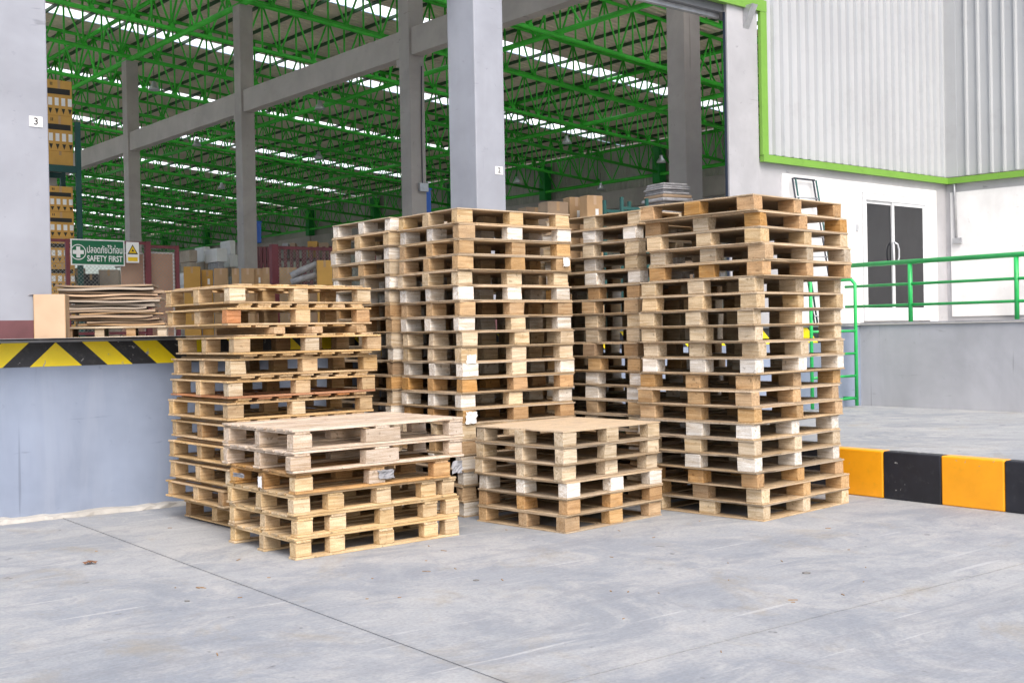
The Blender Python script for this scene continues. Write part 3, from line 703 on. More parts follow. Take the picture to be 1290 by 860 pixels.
def slat_pallet(c, ang, z, Lx, Ly, tone, xs, bxs, by=.09, H=.146, nsl=8, both=False, deck=None, botc=None, name='slatted_pallet', oddblk=None):
    """slats along local x when both is False (ends show on the left face), along y when both is True"""
    p = empty(name, (c[0], c[1], z), ang); deck = deck or tone; botc = botc or tone
    t = .0165
    ys = [by / 2 + .002, Ly / 2, Ly - by / 2 - .002]
    if not both:
        bz = H - 3 * t - .003
        for i, x in enumerate(xs):
            for j, y in enumerate(ys):
                block(p, (oddblk or {}).get((i, j), tone), x + random.uniform(-.008, .008), y + random.uniform(-.004, .004), t + bz / 2 + .0005, bxs[i] + random.choice((-.005, 0, .006)), by, bz, False)
        for y in ys: link('bottom_board', piece(Lx, by + .012, t - .001, .0015, random.randrange(3), .003), p, loc=(Lx / 2, y if 0 < y else y, t / 2), mat=botc)
        for i, x in enumerate(xs): link('cross_board', piece(Ly, min(bxs[i], .12), t - .001, .0015, random.randrange(3), .003), p, loc=(x, Ly / 2, t + bz + .001 + t / 2), rot=(0, 0, math.pi / 2), mat=deck)
        wsl = (Ly - (nsl - 1) * .021) / nsl
        for k in range(nsl):
            link('slat', piece(Lx, wsl, t - .001, .002, random.randrange(5), .006), p, loc=(Lx / 2 + random.uniform(-.006, .006), wsl / 2 + k * (wsl + .021), H - t / 2 - .001), rot=(0, 0, random.choice((0, math.pi))), mat=deck)
    else:
        t2 = .0155; bz = H - 4 * t2 - .004
        for i, x in enumerate(xs):
            for j, y in enumerate(ys):
                block(p, (oddblk or {}).get((i, j), tone), x + random.uniform(-.012, .012), y + random.uniform(-.006, .006), 2 * t2 + bz / 2 + .0015, bxs[i] + random.choice((-.006, 0, .01)), by, bz, False)
        for lev, zc_ in ((0, t2 * 1.5 + .0005), (1, H - t2 * 1.5 - .0015)):
            bb = botc if lev == 0 else deck
            for y in ys: link('stringer_board', piece(Lx, by + .01, t2 - .001, .002, random.randrange(4), .004), p, loc=(Lx / 2, y, zc_), mat=bb)
            yl = [(by + .012 + .002, Ly / 2 - by / 2 - .009), (Ly / 2 + by / 2 + .009, Ly - by - .014)]
            for x in (.045, Lx - .045):
                for y0, y1 in yl: link('end_board', piece(y1 - y0, .085, t2 - .002, .002, random.randrange(3), .003), p, loc=(x, (y0 + y1) / 2, zc_), rot=(0, 0, math.pi / 2), mat=bb)
        wsl = (Lx - .16 - (nsl - 1) * .055) / nsl
        for lev, zc_ in ((0, t2 * .5), (1, H - t2 * .5 - .001)):
            for k in range(nsl):
                x = .08 + (wsl / 2 + k * (wsl + .055)) + (random.uniform(-.012, .012))
                link('slat', piece(Ly - .004, wsl, t2 - .001, .002, random.randrange(5), .006), p, loc=(x, Ly / 2, zc_), rot=(0, 0, random.choice((1, -1)) * math.pi / 2), mat=botc if lev == 0 and k % 3 else deck)
    return p
# low front-left stack of slatted pallets
wf = 'the low slatted stack in front'
ux, uy, aF = stackdirs(40.0)
for i in range(6):
    z = (5 - i) * .1462; lab = pal_label(i, 6, wf)
    if i < 2:
        Lx, Ly = 1.445, 1.03; q = Vector((-1.47, 7.80, 0)) + uy * (-.005 * i) + ux * (-.008 * i)
        p = slat_pallet(q, R(40.4), z, Lx, Ly, T['pink'], [.075, .72, Lx - .07], [.15, .29, .13], .085, .1458, 8)
    elif i == 2:
        Lx, Ly = 1.30, .96; q = Vector((-1.47, 7.83, 0))
        p = slat_pallet(q, aF, z, Lx, Ly, T['orange'], [.07, .66, Lx - .075], [.14, .15, .15], .085, .1458, 8, oddblk={(0, 0): T['yellow'], (1, 0): T['pink']})
    else:
        Lx, Ly = 1.375, .985; q = Vector((-1.478, 7.832, 0)) + ux * (.018 if i == 4 else 0) + uy * (.012 if i == 3 else 0)
        p = slat_pallet(q, aF + R((0, .4, -.3)[i - 3]), z, Lx, Ly, T['yellow'], [.068, .33, .73, 1.12, Lx - .065], [.13, .13, .13, .13, .13], .085, .1458, 8, deck=T['yellow'])
    tag(p, lab, 'pallet', 'pallets of the low slatted stack')
# tall left stack of double-sided slatted pallets
wl_ = 'the slatted stack near the left dock wall'
ux, uy, aL = stackdirs(40.0)
HL = .169
jl = [(.03, .02, 3.0), (.015, .02, 2.2), (.03, -.03, -.6), (.02, .0, .4), (.0, .02, -.5), (.0, .03, .6), (.0, .02, -.4), (-.01, .03, .3), (.0, .03, .5), (-.01, .10, .4), (.10, -.02, .5)]
zz = 0
for i in range(10, -1, -1):
    sx, sy, dr = jl[i]; q = Vector((-2.17, 8.94, 0)) + ux * sx + uy * sy
    if i == 1: zz += .056
    tone = T['pine'] if i not in (0, 1) else T['cream']
    if i in (0, 1): tone = T['pine']
    odd = {(0, 0): T['red'], (2, 0): T['orange']} if i == 1 else ({(0, 0): T['cream'], (1, 0): T['cream'], (2, 0): T['cream']} if i == 0 else {(random.randrange(3), 0): T['cream'], (random.randrange(3), random.randrange(3)): T['brown']})
    p = slat_pallet(q, aL + R(dr), zz, 1.34, 1.06, tone, [.07, .66 + random.uniform(-.05, .05), 1.27], [.13, .13, .13], .095, HL, 7, True, T['pine'], T['red'] if i == 4 else T['pine'], oddblk=odd)
    tag(p, pal_label(i, 11, wl_), 'pallet', 'pallets of the left stack')
    if i == 2:
        for n_, xx in enumerate((.40, .74, 1.16)):
            q2 = q + uy * .5 + ux * xx + Vector((0, 0, zz + HL + .0275))
            o = link('loose_bearer', piece(.98, .10, .054, .004, n_, .004), None, loc=q2, rot=(0, 0, aL + R(91.0)), mat=T['tan'])
            tag(o, ('left', 'middle', 'right')[n_] + ' loose timber bearer between two upper pallets of the left stack', 'timber', 'loose bearers in the left stack')
    zz += HL

# paper and plastic left on the pallets
def scrap(name, c, wdt, hgt, ang, label, cat, mat=M_FILM, crump=.005, tilt=1.2):
    n = 6; vs = []; rr = random.Random(hash(label) & 0xfff)
    for i in range(n + 1):
        for j in range(n + 1):
            edge = .25 if i in (0, n) or j in (0, n) else .05
            vs.append(((i / n - .5) * wdt + rr.uniform(-edge, edge) * wdt / n * 1.6, rr.uniform(-crump, crump), (j / n - .5) * hgt + rr.uniform(-edge, edge) * hgt / n * 1.6))
    mb = MB().add(vs, [(i * (n + 1) + j, (i + 1) * (n + 1) + j, (i + 1) * (n + 1) + j + 1, i * (n + 1) + j + 1) for i in range(n) for j in range(n)])
    o = part(name, mb, mat, None, False, loc=c, rot=(tilt - 1.2, 0, ang)); s = o.modifiers.new('thick', 'SOLIDIFY'); s.thickness = .002
    return tag(o, label, cat)
def onface(px, py, c, deg, off=.006):
    ux, uy, a = stackdirs(deg); return atplane(px, py, Vector((c[0], c[1], 0)) - uy * off, uy), a
def onleft(px, py, c, deg, off=.006):
    ux, uy, a = stackdirs(deg); return atplane(px, py, Vector((c[0], c[1], 0)) - ux * off, ux), a - math.pi / 2
q, a = onface(487, 597, (-1.47, 7.83), 40, .012); scrap('plastic_scrap', q, .13, .06, a, 'torn grey plastic hanging under the third slatted pallet', 'plastic')
q, a = onface(576, 588, (-1.47, 7.83), 40, .012); scrap('plastic_scrap', q, .09, .09, a, 'torn grey plastic at the right end of the low slatted stack', 'plastic')
q, a = onleft(327, 607, (-1.48, 7.83), 40, .02); scrap('paper_label', q, .055, .075, a, 'small blue-white label stuck on the left face of the low slatted stack', 'label', M_WHITE, .002)
q, a = onleft(300, 598, (-1.48, 7.83), 40, .02); scrap('plastic_scrap', q, .16, .03, a, 'thin torn plastic film on the left face of the low slatted stack', 'plastic')
q, a = onface(594, 452.5, (-.42, 9.52), 37.5, .02); scrap('paper_label', q, .09, .07, a, 'white label with red and blue marks on the middle stack corner', 'label', M_WHITE, .0015)
q, a = onface(594, 526, (-.42, 9.52), 37.5, .02); scrap('paper_label', q, .11, .09, a, 'crumpled white sheet on the middle stack corner above the low stacks', 'paper', M_WHITE, .006)
q, a = onface(714, 330, (-.42, 9.52), 37.5, .02); scrap('paper_label', q, .07, .075, a, 'torn white label at the right end of the middle stack', 'label', M_WHITE, .0015)

# ------------------------------------------------------------------ fence, signs, goods on the dock
FD = 22.0
pf_ = atdepth(120, 420, FD); pf_.z = 0; fa, fb, _ = toW(pf_)
def fen(x, y): p = atplane(x, y, W(0, fb), dY); return toW(p)[0], p.z
fe = empty('mesh_fence', W(0, fb, ZD), RZW); tag(fe, 'maroon framed chain-link fence carrying the safety signs', 'fence')
ftop = fen(130, 302.5)[1] - ZD; ftop2 = fen(205, 309)[1] - ZD
xf = [fen(x, 330)[0] for x in (30, 85, 186, 223)]
for x, h_, r_ in ((xf[0], ftop, .03), (xf[1], ftop, .035), (xf[2], ftop, .05), (xf[3], ftop2, .035)): part('post', MB().box(x - r_, -r_, 0, x + r_, r_, h_), M_MAROON, fe)
part('top_rail', MB().box(xf[0] + .03, -.025, ftop - .06, xf[2] - .05, .025, ftop - .005), M_MAROON, fe)
part('top_rail', MB().box(xf[2] + .05, -.025, ftop2 - .06, xf[3] - .035, .025, ftop2 - .005), M_MAROON, fe)
part('bottom_rail', MB().box(xf[0] + .03, -.025, .08, xf[2] - .05, .025, .13), M_MAROON, fe)
def chain(x0, x1, z0, z1, parent):
    mb = MB(); p = .075; h = z1 - z0; L = x1 - x0; k = -h
    while k < L:
        for s in (0, 1):
            xa, xb = x0 + k, x0 + k + h; za, zb_ = (z0, z1) if s == 0 else (z1, z0)
            ca, cb = max(xa, x0), min(xb, x1)
            if cb - ca < .02: continue
            f0, f1 = (ca - xa) / h, (cb - xa) / h
            mb.tube([(ca, .004 * s, za + (zb_ - za) * f0), (cb, .004 * s, za + (zb_ - za) * f1)], .0032, 4, False)
        k += p
    tag(part('chain_link', mb, M_WIRE, parent), kind='stuff')
chain(xf[0], xf[2], .1, ftop - .06, fe); chain(xf[2], xf[3], .1, ftop2 - .06, fe)
# signs
def signboard(px0, px1, py0, py1, lab):
    x0, z1 = fen(px0, py0); x1, z0 = fen(px1, py1)
    return x0, x1, z0, z1
x0, x1, z0, z1 = signboard(87, 155.5, 301, 335.5, '')
sg = part('safety_sign', MB().box(x0, -.075, z0, x1, -.06, z1), M_WHITE, None, loc=W(0, fb), rot=(0, 0, RZW)); tag(sg, 'green SAFETY FIRST sign with white cross on the mesh fence', 'sign')
bw = .022; part('green_field', MB().box(x0 + bw, -.077, z0 + bw, x1 - bw, -.0755, z1 - bw), M_SGREEN, sg)
Wd, Hd = x1 - x0, z1 - z0
RX = Matrix.Rotation(math.pi / 2, 4, 'X')
cx_, cz_ = x0 + Wd * .135, z0 + Hd * .50
ring = MB().lathe([(Hd * .30, 0), (Hd * .30, .001), (Hd * .268, .001), (Hd * .268, 0)], 32); link('ring_mark', ring.mesh('ring', M_WHITE), sg, M=Matrix.Translation((cx_, -.078, cz_)) @ RX)
cw_, cl_ = Hd * .075, Hd * .21
part('cross_mark', MB().box(cx_ - cw_, -.0795, cz_ - cl_, cx_ + cw_, -.0775, cz_ + cl_).box(cx_ - cl_, -.0795, cz_ - cw_, cx_ - cw_, -.0775, cz_ + cw_).box(cx_ + cw_, -.0795, cz_ - cw_, cx_ + cl_, -.0775, cz_ + cw_), M_WHITE, sg)
def fit_text(body, wid, hei, mat, bold):
    me = text_mesh(body, 1, mat, .0, bold); xs = [v.co.x for v in me.vertices]; ys = [v.co.y for v in me.vertices]
    sx = wid / (max(xs) - min(xs)); sy = hei / (max(ys) - min(ys)); mx = (max(xs) + min(xs)) / 2; my = (max(ys) + min(ys)) / 2
    for v in me.vertices: v.co = Vector(((v.co.x - mx) * sx, (v.co.y - my) * sy, v.co.z))
    return me
link('lettering', fit_text('SAFETY FIRST', Wd * .66, Hd * .235, M_WHITE, .02), sg, M=Matrix.Translation((x0 + Wd * .625, -.0785, z0 + Hd * .27)) @ RX)
try: link('thai_lettering', fit_text('ปลอดภัยไว้ก่อน', Wd * .66, Hd * .33, M_WHITE, .014), sg, M=Matrix.Translation((x0 + Wd * .625, -.0785, z0 + Hd * .64)) @ RX)
except Exception as e: print('thai text', e)
x0, x1, z0, z1 = signboard(157, 173.5, 305, 331.5, '')
ws = part('warning_sign', MB().box(x0, -.075, z0, x1, -.06, z1), M_WHITE, None, loc=W(0, fb), rot=(0, 0, RZW)); tag(ws, 'white sign with yellow warning triangle beside the green sign', 'sign')
mx = (x0 + x1) / 2; hw = (x1 - x0)
def tri(s, zc_, yy, mat, name):
    r = hw * s; pts = [(mx - r, zc_ - r * .8), (mx + r, zc_ - r * .8), (mx, zc_ + r)]
    part(name, MB().add([(x, yy, z) for x, z in pts], [(0, 1, 2)]), mat, ws)
zc_ = z0 + (z1 - z0) * .62
tri(.42, zc_, -.0765, M_INK, 'triangle_border'); tri(.30, zc_, -.078, M_SYEL, 'triangle_field'); tri(.11, zc_ - hw * .04, -.0795, M_INK, 'triangle_symbol')
part('yellow_field', MB().box(x0 + hw * .12, -.0775, z0 + (z1 - z0) * .08, x1 - hw * .12, -.076, z0 + (z1 - z0) * .27), M_SYEL, ws)
# boards behind the fence
for (p0, p1, t0, lab) in ((155, 184, 318, 'pink-brown board behind the fence under the warning sign'), (190, 221, 317.5, 'pink-brown board behind the narrow fence panel')):
    x0, zt0 = fen(p0, t0); x1, _ = fen(p1, t0)
    o = part('leaning_board', MB().box(x0, .1, ZD, x1, .14, zt0), M_PINKB, None, loc=W(0, fb), rot=(0, 0, RZW)); tag(o, lab, 'board')
    part('white_edge', MB().box(x1 - .02, .095, ZD, x1 + .012, .0995, zt0), M_WHITE, o); part('white_top', MB().box(x0, .095, zt0 - .02, x1 - .021, .0995, zt0 + .01), M_WHITE, o)
# second fence further back
FD2 = 24.5; p2 = atdepth(345, 420, FD2); f2b = toW(p2)[1]
def fen2(x, y): p = atplane(x, y, W(0, f2b), dY); return toW(p)[0], p.z
f2 = empty('mesh_fence', W(0, f2b, ZD), RZW); tag(f2, 'maroon framed fence panel with thick post behind the left stack', 'fence')
h2 = fen2(345, 308)[1] - ZD; xs2 = [fen2(x, 330)[0] for x in (345, 470)]
part('post', MB().box(xs2[0] - .075, -.06, 0, xs2[0] + .075, .06, h2), M_MAROON, f2); part('post', MB().box(xs2[1] - .05, -.05, 0, xs2[1] + .05, .05, h2), M_MAROON, f2)
part('top_rail', MB().box(xs2[0] + .075, -.025, h2 - .09, xs2[1] - .05, .025, h2 - .03), M_MAROON, f2)
chain(xs2[0] + .07, xs2[1], .1, h2 - .09, f2)

# cartons
def carton(c, sx, sy, sz, rz, label, group=None, mat=M_CARD, style=0):
    o = bev(part('carton', MB().box(-sx / 2, -sy / 2, 0, sx / 2, sy / 2, sz), mat, None, loc=c, rot=(0, 0, rz)), .006, 1)
    tag(o, label, 'box', group)
    part('packing_tape', MB().box(-.025, -sy / 2 - .0015, sz * .72, .025, -sy / 2 + .0, sz + .001).box(-.025, -sy / 2, sz, .025, sy / 2, sz + .0012), M_CARD2 if mat is M_CARD else M_CARD, o)
    if style == 1:
        part('white_label', MB().box(sx * .02, -sy / 2 - .002, sz * .35, sx * .22, -sy / 2, sz * .6), M_WHITE, o)
    if style == 2:
        part('dark_band', MB().box(-sx * .49, -sy / 2 - .002, sz * .60, sx * .42, -sy / 2, sz * .76), M_INK, o)
        for k in range(4):
            x = -sx * .42 + k * sx * .25
            part('white_label', MB().box(x, -sy / 2 - .002, sz * .28, x + sx * .15, -sy / 2, sz * .5), M_WHITE, o)
            part('black_arrow', MB().add([(x, -sy / 2 - .002, sz * .2), (x + sx * .075, -sy / 2 - .002, sz * .04), (x + sx * .15, -sy / 2 - .002, sz * .2)], [(0, 1, 2)]), M_INK, o)
        part('printed_mark', MB().box(-sx * .34, -sy / 2 - .002, sz * .84, -sx * .31, -sy / 2, sz * .93).box(-sx * .28, -sy / 2 - .002, sz * .84, -sx * .25, -sy / 2, sz * .93), M_INK, o)
    return o
# rack with yellow cartons at the far left
RD = 24.0; pr = atdepth(80, 420, RD); rb = toW(pr)[1]
def rk(x, y): p = atplane(x, y, W(0, rb), dY); return toW(p)[0], p.z
xr, zr0 = rk(99.5, 205); xl, _ = rk(40, 205)
rk_top = rk(99, 172)[1]; sh_z = rk(80, 208)[1]
rack = empty('storage_rack', W(xr, rb, ZD), RZW); tag(rack, 'dark green pallet rack upright and shelf behind the column marked 3', 'rack')
for yy in (.05, 1.0): part('upright', MB().box(-.05, yy - .04, 0, .05, yy + .04, rk_top - ZD + .3), M_RACKG, rack)
for yy in (.05, 1.0): part('shelf_beam', MB().box(-2.6, yy - .03, sh_z - ZD - .14, -.052, yy + .03, sh_z - ZD), M_RACKG, rack)
part('shelf_deck', MB().box(-2.6, .085, sh_z - ZD - .03, -.052, .965, sh_z - ZD - .004), M_STEEL, rack)
for yy in (.05, 1.0): part('brace', MB().tube([(0, .05, 1.0), (0, 1.0, 2.0)], .018, 6), M_RACKG, rack); break
cy0 = (rk(80, 101)[1] - sh_z) / 2.4
cn = 0
xb0, xb1 = rk(60.5, 150)[0], rk(93.5, 150)[0]; bwid = xb1 - xb0
names = ['lower', 'middle', 'upper']
for r_ in range(3):
    hgt = cy0 if r_ else cy0 * .4
    z = sh_z + (0, cy0 * .4 + .003, cy0 * 1.4 + .006)[r_]
    for s in range(3):
        c = W(xb0 + bwid * .5 - s * (bwid + .02), rb + .5, z)
        carton(c, bwid, .8, hgt, RZW, 'carton in the %s row on the rack shelf, %s from the upright' % (names[r_], ('first', 'second', 'third')[s]), 'cartons on the rack shelf', M_CARDY, 2 if r_ else 0)
z = ZD
lowh = (rk(80, 234)[1] - ZD)
for r_ in range(6):
    h_ = lowh / 6 - .004
    for s in range(2):
        carton(W(xb0 + bwid * .48 - s * (bwid + .02), rb + .5, z), bwid * (.98 - .03 * (r_ % 2)), .8, h_, RZW, 'carton under the rack shelf, row %s from the floor, %s column' % (('one', 'two', 'three', 'four', 'five', 'six')[r_], ('right', 'left')[s]), 'cartons under the rack shelf', M_CARDY, 2)
    z += h_ + .004
# rows of cartons on the floor behind the fences
OR = ['first', 'second', 'third', 'fourth', 'fifth', 'sixth', 'seventh', 'eighth', 'ninth', 'tenth', 'eleventh', 'twelfth', 'thirteenth', 'fourteenth', 'fifteenth', 'sixteenth', 'seventeenth', 'eighteenth', 'nineteenth', 'twentieth', 'twenty-first', 'twenty-second', 'twenty-third', 'twenty-fourth']
rowc = [(232, 252, 336, 27, M_CARDY, 0), (254, 268, 340, 27.2, M_CARDY, 1), (270, 287, 338, 27, M_CARD, 0), (292, 301, 338, 26, M_CARD, 0), (304, 320, 338, 26, M_CARD, 0), (319, 331, 338, 26.1, M_CARD, 1), (331, 342, 337, 26, M_CARD, 0),
        (352, 373, 337, 26, M_CARD, 0), (399, 418, 328, 24, M_CARDY, 0), (682, 712, 255, 17.5, M_CARD3, 1), (712, 732, 249, 17.8, M_CARD, 1), (733, 756, 247, 17.4, M_CARD, 1), (656, 684, 262, 18.5, M_CARD3, 0)]
for i, (xa, xb, yt, d, mt, sty) in enumerate(rowc):
    pc = atdepth((xa + xb) / 2, yt, d); wd = (xb - xa) / FPX * d; z = ZD; H_ = pc.z - ZD; n = max(2, round(H_ / .48)); h_ = H_ / n
    for k in range(n):
        carton(Vector((pc.x, pc.y, z)), wd, wd * .8, h_ - .004, R((12, 14, 10, 13)[i % 4]) if i < 9 else R(28), 'brown carton, %s from the floor, in the %s carton stack behind the %s' % (OR[k], OR[i] + (' from left' if i < 9 else ''), 'fences') if i < 9 else 'brown carton, %s from the floor, in the %s carton stack behind the pallets' % (OR[k], ('tallest', 'second', 'right hand', 'left hand')[i - 9]), 'cartons behind the fence' if i < 9 else 'cartons behind the middle stack', mt, sty if k == n - 1 else 0)
        z += h_
for i, (xa, xb, yt, d, mt) in enumerate(((88, 106, 338, 25.5, M_CARD3), (107, 124, 345, 25.2, M_DARKST), (126, 150, 340, 25.8, M_CARD4))):
    pc = atdepth((xa + xb) / 2, yt, d); wd = (xb - xa) / FPX * d; h_ = (pc.z - ZD) / 3
    for k in range(3):
        carton(Vector((pc.x, pc.y, ZD + k * h_)), wd, wd * .8, h_ - .004, R(12), '%s box from the floor in the %s dark stack under the safety sign' % (OR[k], ('left', 'middle', 'right')[i]), 'dark stacks under the safety sign', mt, 0)
gr = random.Random(31)
for i, (xa, xb, yt, d) in enumerate(((229, 246, 322, 40), (248, 262, 319, 41), (265, 279, 323, 40), (281, 293, 320, 42))):
    pc = atdepth((xa + xb) / 2, yt, d); wd = (xb - xa) / FPX * d * .8
    t_ = empty('wrapped_bundle', (pc.x, pc.y, ZD), R(38)); tag(t_, 'pale wrapped bundle far inside, %s from the fence end' % OR[i], 'bundle', 'far wrapped bundles'); z = 0
    while z < pc.z - ZD:
        h_ = gr.uniform(.3, .6); e = gr.uniform(-.06, .05); bev(part('wrapped_layer', MB().box(-wd / 2 - e, -.45 - e, z, wd / 2 + e, .45 + e, z + h_), gr.choice((M_PLASTIC, M_CARD4, M_WHITEWALL)), t_), .03, 2); z += h_ + .004
for i, (xa, xb, d) in enumerate(((324, 343, 38), (352, 382, 37), (384, 416, 37))):
    pl_, pr_ = atdepth(xa, 320, d), atdepth(xb, 320, d); zt_ = atdepth(xa, 311, d).z - ZD; wd = (pr_ - pl_).length
    t_ = empty('goods_rack', (pl_.x, pl_.y, ZD), R(4)); tag(t_, 'maroon goods rack with pale boxes far inside, %s from the left' % OR[i], 'rack', 'far maroon racks')
    for x in [j_ * wd / 4 for j_ in range(5)]: part('upright', MB().box(x - .05, -.05, 0, x + .05, .05, zt_), M_MAROON, t_)
    for z in (.9, 1.7, 2.45):
        if z < zt_: part('shelf', MB().box(0, .06, z - .05, wd, .9, z), M_MAROON, t_)
    for z in (0, .905, 1.705, 2.455):
        x = .08
        while x < wd - .25 and z < zt_ - .1:
            bw_ = gr.uniform(.16, .34); part('stored_box', MB().box(x, .1, z + .002, min(x + bw_, wd - .05), .8, z + gr.uniform(.3, .6)), gr.choice((M_CARD, M_CARD3, M_CARDY, M_WHITE, M_PLASTIC)), t_); x += bw_ + .05
# wrapped bundle behind the right stack
pb = atdepth(840, 235, 17.2); wd = 44 / FPX * 17.2
bu = empty('wrapped_bundle', (pb.x, pb.y, ZD), R(30)); tag(bu, 'shrink wrapped bundle of grey goods behind the right stack', 'bundle')
part('base_box', MB().box(-wd / 2, -.25, .0, wd / 2, .25, 1.52), M_CARD3, bu)
zz = 1.525; rr = random.Random(4)
while zz < pb.z - ZD:
    h_ = rr.uniform(.022, .05); e = rr.uniform(-.06, .03)
    o = part('wrapped_layer', MB().box(-wd / 2 - e, -.25 - e, zz, wd / 2 + e + rr.uniform(-.04, .04), .25 + e, zz + h_), M_PLASTIC if rr.random() < .6 else M_CARD3, bu); bev(o, .015, 2); zz += h_ + .003
# green stand beside it
pg = atdepth(788, 262, 16.5)
gs = empty('green_stand', (pg.x, pg.y, ZD), R(32)); tag(gs, 'small dark green steel stand behind the back stack', 'stand')
hgt = pg.z - ZD
for sx in (-.22, .22):
    for sy in (-.2, .2): part('leg', MB().box(sx - .02, sy - .02, 0, sx + .02, sy + .02, hgt + .12), M_RACKG, gs)
for sy in (-.2, .2): part('rail', MB().box(-.2, sy - .015, hgt - .05, .2, sy + .015, hgt - .01), M_RACKG, gs); part('rail', MB().box(-.2, sy - .015, hgt - .5, .2, sy + .015, hgt - .46), M_RACKG, gs)
# white rolled sheets
pw = atdepth(384, 350, 24.2)
for k, (dz, tl_) in enumerate(((0, .25), (.18, .42))):
    o = part('plastic_roll', MB().tube([(-.28, 0, -.28 * tl_), (0, 0, .02), (.3, 0, .32 * tl_)], .07, 10), M_PLASTIC, None, True, loc=(pw.x, pw.y - .02, pw.z + dz - .02), rot=(0, 0, .2)); tag(o, ('lower', 'upper')[k] + ' pale plastic roll lying on cartons behind the left stack', 'roll', 'pale plastic rolls')
carton(Vector((pw.x + .05, pw.y + .05, ZD)), .7, .5, pw.z - ZD - .16, R(12), 'brown carton under the pale plastic rolls', None, M_CARD3)
# flattened cardboard stack on the dock by the left column
cs = atplane(148, 420, Dk(0, .75), nD); cs.z = ZD; cdep = cs.y
cwid = 122 / FPX * cdep; ctop = CAMH + (428 - 359) * cdep / FPX - ZD
RC = rotdir(dD) - R(20)
pal = empty('wooden_pallet', cs, RC); tag(pal, 'low pallet under the flattened cardboard on the dock edge', 'pallet')
for x in (-.45, -.15, .15, .45): part('block', MB().box(x * cwid - .04, -.33, .012, x * cwid + .04, .33, .085), T['grey'] if x in (-.15, .45) else T['brown'], pal)
part('bottom_board', MB().box(-cwid * .5, -.33, 0, cwid * .5, .33, .011), T['grey'], pal)
part('deck_board', MB().box(-cwid * .5, -.35, .0855, cwid * .5, .35, .102), T['grey'], pal)
zz = ZD + .104; k = 0; rr = random.Random(9)
NS = 24  # at most
while zz < ZD + ctop - .03 and k < NS:
    h_ = rr.uniform(.016, .034); sx = cwid * rr.uniform(.72, 1.02); sy = rr.uniform(.56, .70); ox = rr.uniform(-.09, .09) * cwid
    n = 8; vs = []; ph = rr.uniform(0, 6); am = rr.uniform(.003, .007)
    for lev in (0, 1):
        for i in range(n + 1):
            for j in (0, 1):
                x = (i / n - .5) * sx; vs.append((x, (j - .5) * sy, lev * h_ * .7 + am * math.sin(i / n * 7 + ph) + (h_ * .25 if i in (0, n) and rr.random() < .5 else 0)))
    q = 2 * (n + 1); fs = []
    for i in range(n):
        a_ = 2 * i; fs += [(a_, a_ + 1, a_ + 3, a_ + 2), (a_ + q, a_ + q + 2, a_ + q + 3, a_ + q + 1), (a_, a_ + 2, a_ + q + 2, a_ + q), (a_ + 1, a_ + q + 1, a_ + q + 3, a_ + 3)]
    fs += [(0, q, q + 1, 1), (2 * n, 2 * n + 1, 2 * n + 1 + q, 2 * n + q)]
    o = part('flattened_carton', MB().add(vs, fs), (M_CARD2, M_CARD3, M_CARD3, M_CARD4, M_CARD3, M_CARD)[rr.randrange(6)], None, loc=(cs.x + ox * math.cos(RC), cs.y + ox * math.sin(RC), zz + am), rot=(0, 0, RC + R(rr.uniform(-7, 7))))
    tag(o, 'flattened brown carton, %s from the bottom of the pile on the dock' % OR[k], 'cardboard', 'flattened cartons piled on the dock'); zz += h_ + .002; k += 1
# open box standing in front of the left column
q0 = atplane(62, 425, Dk(0, .1), nD); bd = q0.y; bwx = 36 / FPX * bd; bh = (428 - 372) / FPX * bd
ob = empty('standing_box', (q0.x, q0.y + .02, ZD), rotdir(dD) - R(22)); tag(ob, 'tall open cardboard box standing in front of the left column', 'box')
part('front_panel', MB().box(-bwx / 2, 0, 0, bwx / 2, .006, bh), M_CARD2, ob)
part('side_panel', MB().box(-bwx / 2 - .006, .0, 0, -bwx / 2, .25, bh - .003), M_CARD, ob); part('side_panel', MB().box(bwx / 2, .0, 0, bwx / 2 + .006, .25, bh - .003), M_CARD, ob)
part('back_panel', MB().box(-bwx / 2, .244, 0, bwx / 2, .25, bh - .001), M_CARD, ob)
part('flap', MB().add([(-bwx / 2 - .007, 0, bh), (-bwx / 2 - .007, .25, bh), (-bwx / 2 - .16, .25, bh - .03), (-bwx / 2 - .16, 0, bh - .03)], [(0, 1, 2, 3)]), M_CARD2, ob)
# blue boxes and switch gear on the inner columns
for i, (px, py, bcol) in enumerate(((326, 293, 1), (545, 254, 0))):
    b = bcol * SPC; p = atplane(px, py, W(.26, 0), dX); z = p.z
    o = part('blue_box', MB().box(.205, b - .15, z - .28, .36, b + .15, z + .28), M_BLUE, None, loc=OW, rot=(0, 0, RZW)); bev(o, .02)
    part('box_lid', MB().box(.2, b - .16, z + .281, .37, b + .16, z + .32), M_BLUE, o)
    tag(o, 'blue box fixed to the grey inner column ' + ('left of' if i == 0 else 'right behind') + ' the middle stack', 'box')
zsb = atplane(534, 236, W(0, -.21), dY).z
o = part('switch_box', MB().box(-.03, -.29, zsb - .1, .19, -.205, zsb + .08), M_STEEL, None, loc=OW, rot=(0, 0, RZW)); part('cable', MB().tube([(.08, -.22, zsb + .08), (.08, -.22, zsb + 1.2), (.12, -.215, 7.4)], .012, 6), M_DARKST, o)
tag(o, 'grey switch box with cable on the inner column behind the middle stack', 'box')
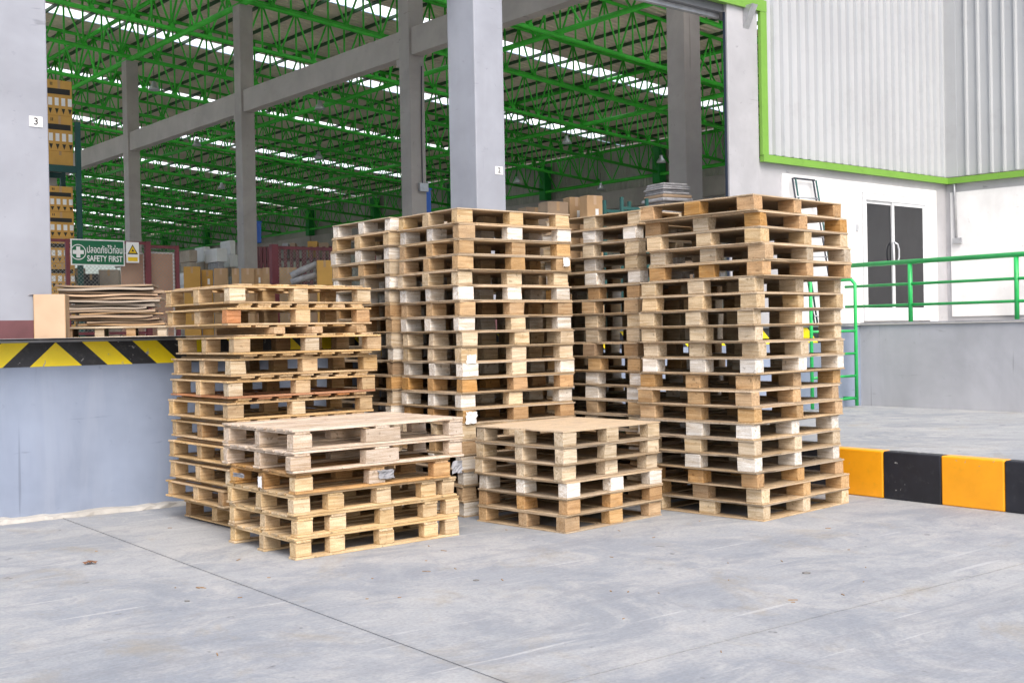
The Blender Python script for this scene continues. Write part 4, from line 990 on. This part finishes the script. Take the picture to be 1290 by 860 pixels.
# high-bay lamps
dome = MB().lathe([(.02, .42), (.09, .40), (.10, .28), (.20, .14), (.26, 0), (.25, 0), (.19, .13), (.09, .27)], 18)
md = dome.mesh('lamp_shade', M_ALU, True); mst = MB().tube([(0, 0, .4), (0, 0, 1.05)], .012, 6).mesh('stem', M_DARKST); mbu = MB().lathe([(.0, .06), (.05, .08), (.07, .14), (.05, .2), (.03, .27)], 10).mesh('bulb', M_WHITE, True)
PN = Vector((dX.x * SLP, dX.y * SLP, 1)); P0 = W(0, 0, 10.0)
LN = {(194, 114): 'leftmost of all', (248, 184): 'second from the left', (279, 238): 'third from the left', (401.7, 200): 'lower of the two between the columns', (403, 138): 'upper of the two between the columns', (651, 231): 'just right of the column marked 2', (714, 181): 'second right of the column marked 2', (757, 239): 'third right of the column marked 2', (833, 205): 'rightmost of all'}
for px, py in ((194, 114), (248, 184), (403, 138), (401.7, 200), (833, 205), (714, 181), (757, 239), (651, 231), (279, 238)):
    p = atplane(px, py, P0, PN); lp = link('high_bay_lamp', md, None, loc=p); lp.scale = (.75, .75, .75); link('stem', mst, lp); link('bulb', mbu, lp)
    tag(lp, 'metal high-bay lamp under the roof, ' + LN[(px, py)], 'lamp', 'high-bay lamps under the roof')

# ------------------------------------------------------------------ litter on the yard
p = atz(113, 710, 0); rr = random.Random(3)
mb = MB()
for k in range(3):
    a = rr.uniform(0, 6); r_ = .03; x = .024 * math.cos(k * 2.1); y = .024 * math.sin(k * 2.1)
    mb.add([(x + r_ * math.cos(a + t), y + r_ * .6 * math.sin(a + t), .004 + .012 * (i % 2)) for i, t in enumerate((0, 1.2, 2.3, 3.1, 4.0, 5.1))], [(0, 1, 2, 3, 4, 5)])
o = part('dry_leaf', mb, M_WET, None, loc=(p.x, p.y, .003)); tag(o, 'dry brown leaf lying on the concrete near the left corner', 'leaf')
for i, (px, py, s, lab) in enumerate(((236, 757, .011, 'small dark pebble on the concrete in front of the left stack'), (1016, 722, .018, 'dark clod on the concrete in front of the right stack'), (600, 731, .013, 'small dark clod on the concrete below the centre stacks'))):
    p = atz(px, py, 0); bm = bmesh.new(); bmesh.ops.create_icosphere(bm, subdivisions=2, radius=s)
    for v in bm.verts: v.co *= random.uniform(.75, 1.15); v.co.z = v.co.z * .45 + s * .3; v.co.x *= 1.5
    me = bpy.data.meshes.new('clod'); bm.to_mesh(me); bm.free(); me.materials.append(M_JOINT); o = link('pebble', me, None, loc=(p.x, p.y, .0)); tag(o, lab, 'pebble')

mb = MB(); rr = random.Random(21)
for k in range(46):
    px, py = rr.uniform(190, 1090), rr.uniform(655, 760)
    if rr.random() < .3: px, py = rr.uniform(0, 1290), rr.uniform(690, 850)
    p = atz(px, py, 0); a = rr.uniform(0, 6.3); l = rr.uniform(.006, .028); w_ = rr.uniform(.002, .005); ca, sa = math.cos(a), math.sin(a)
    mb.prism([(p.x + ca * u * l - sa * v_ * w_, p.y + sa * u * l + ca * v_ * w_) for u, v_ in ((-1, -1), (1, -.3), (.8, 1), (-.7, .8))], .0005, .004)
o = part('wood_chips', mb, T['brown']); tag(o, 'small wood splinters scattered over the concrete yard', 'wood chips', kind='stuff')
# render settings
SC.render.engine = 'CYCLES'
SC.cycles.max_bounces = 7; SC.cycles.diffuse_bounces = 5; SC.cycles.transmission_bounces = 4
bpy.context.view_layer.update()
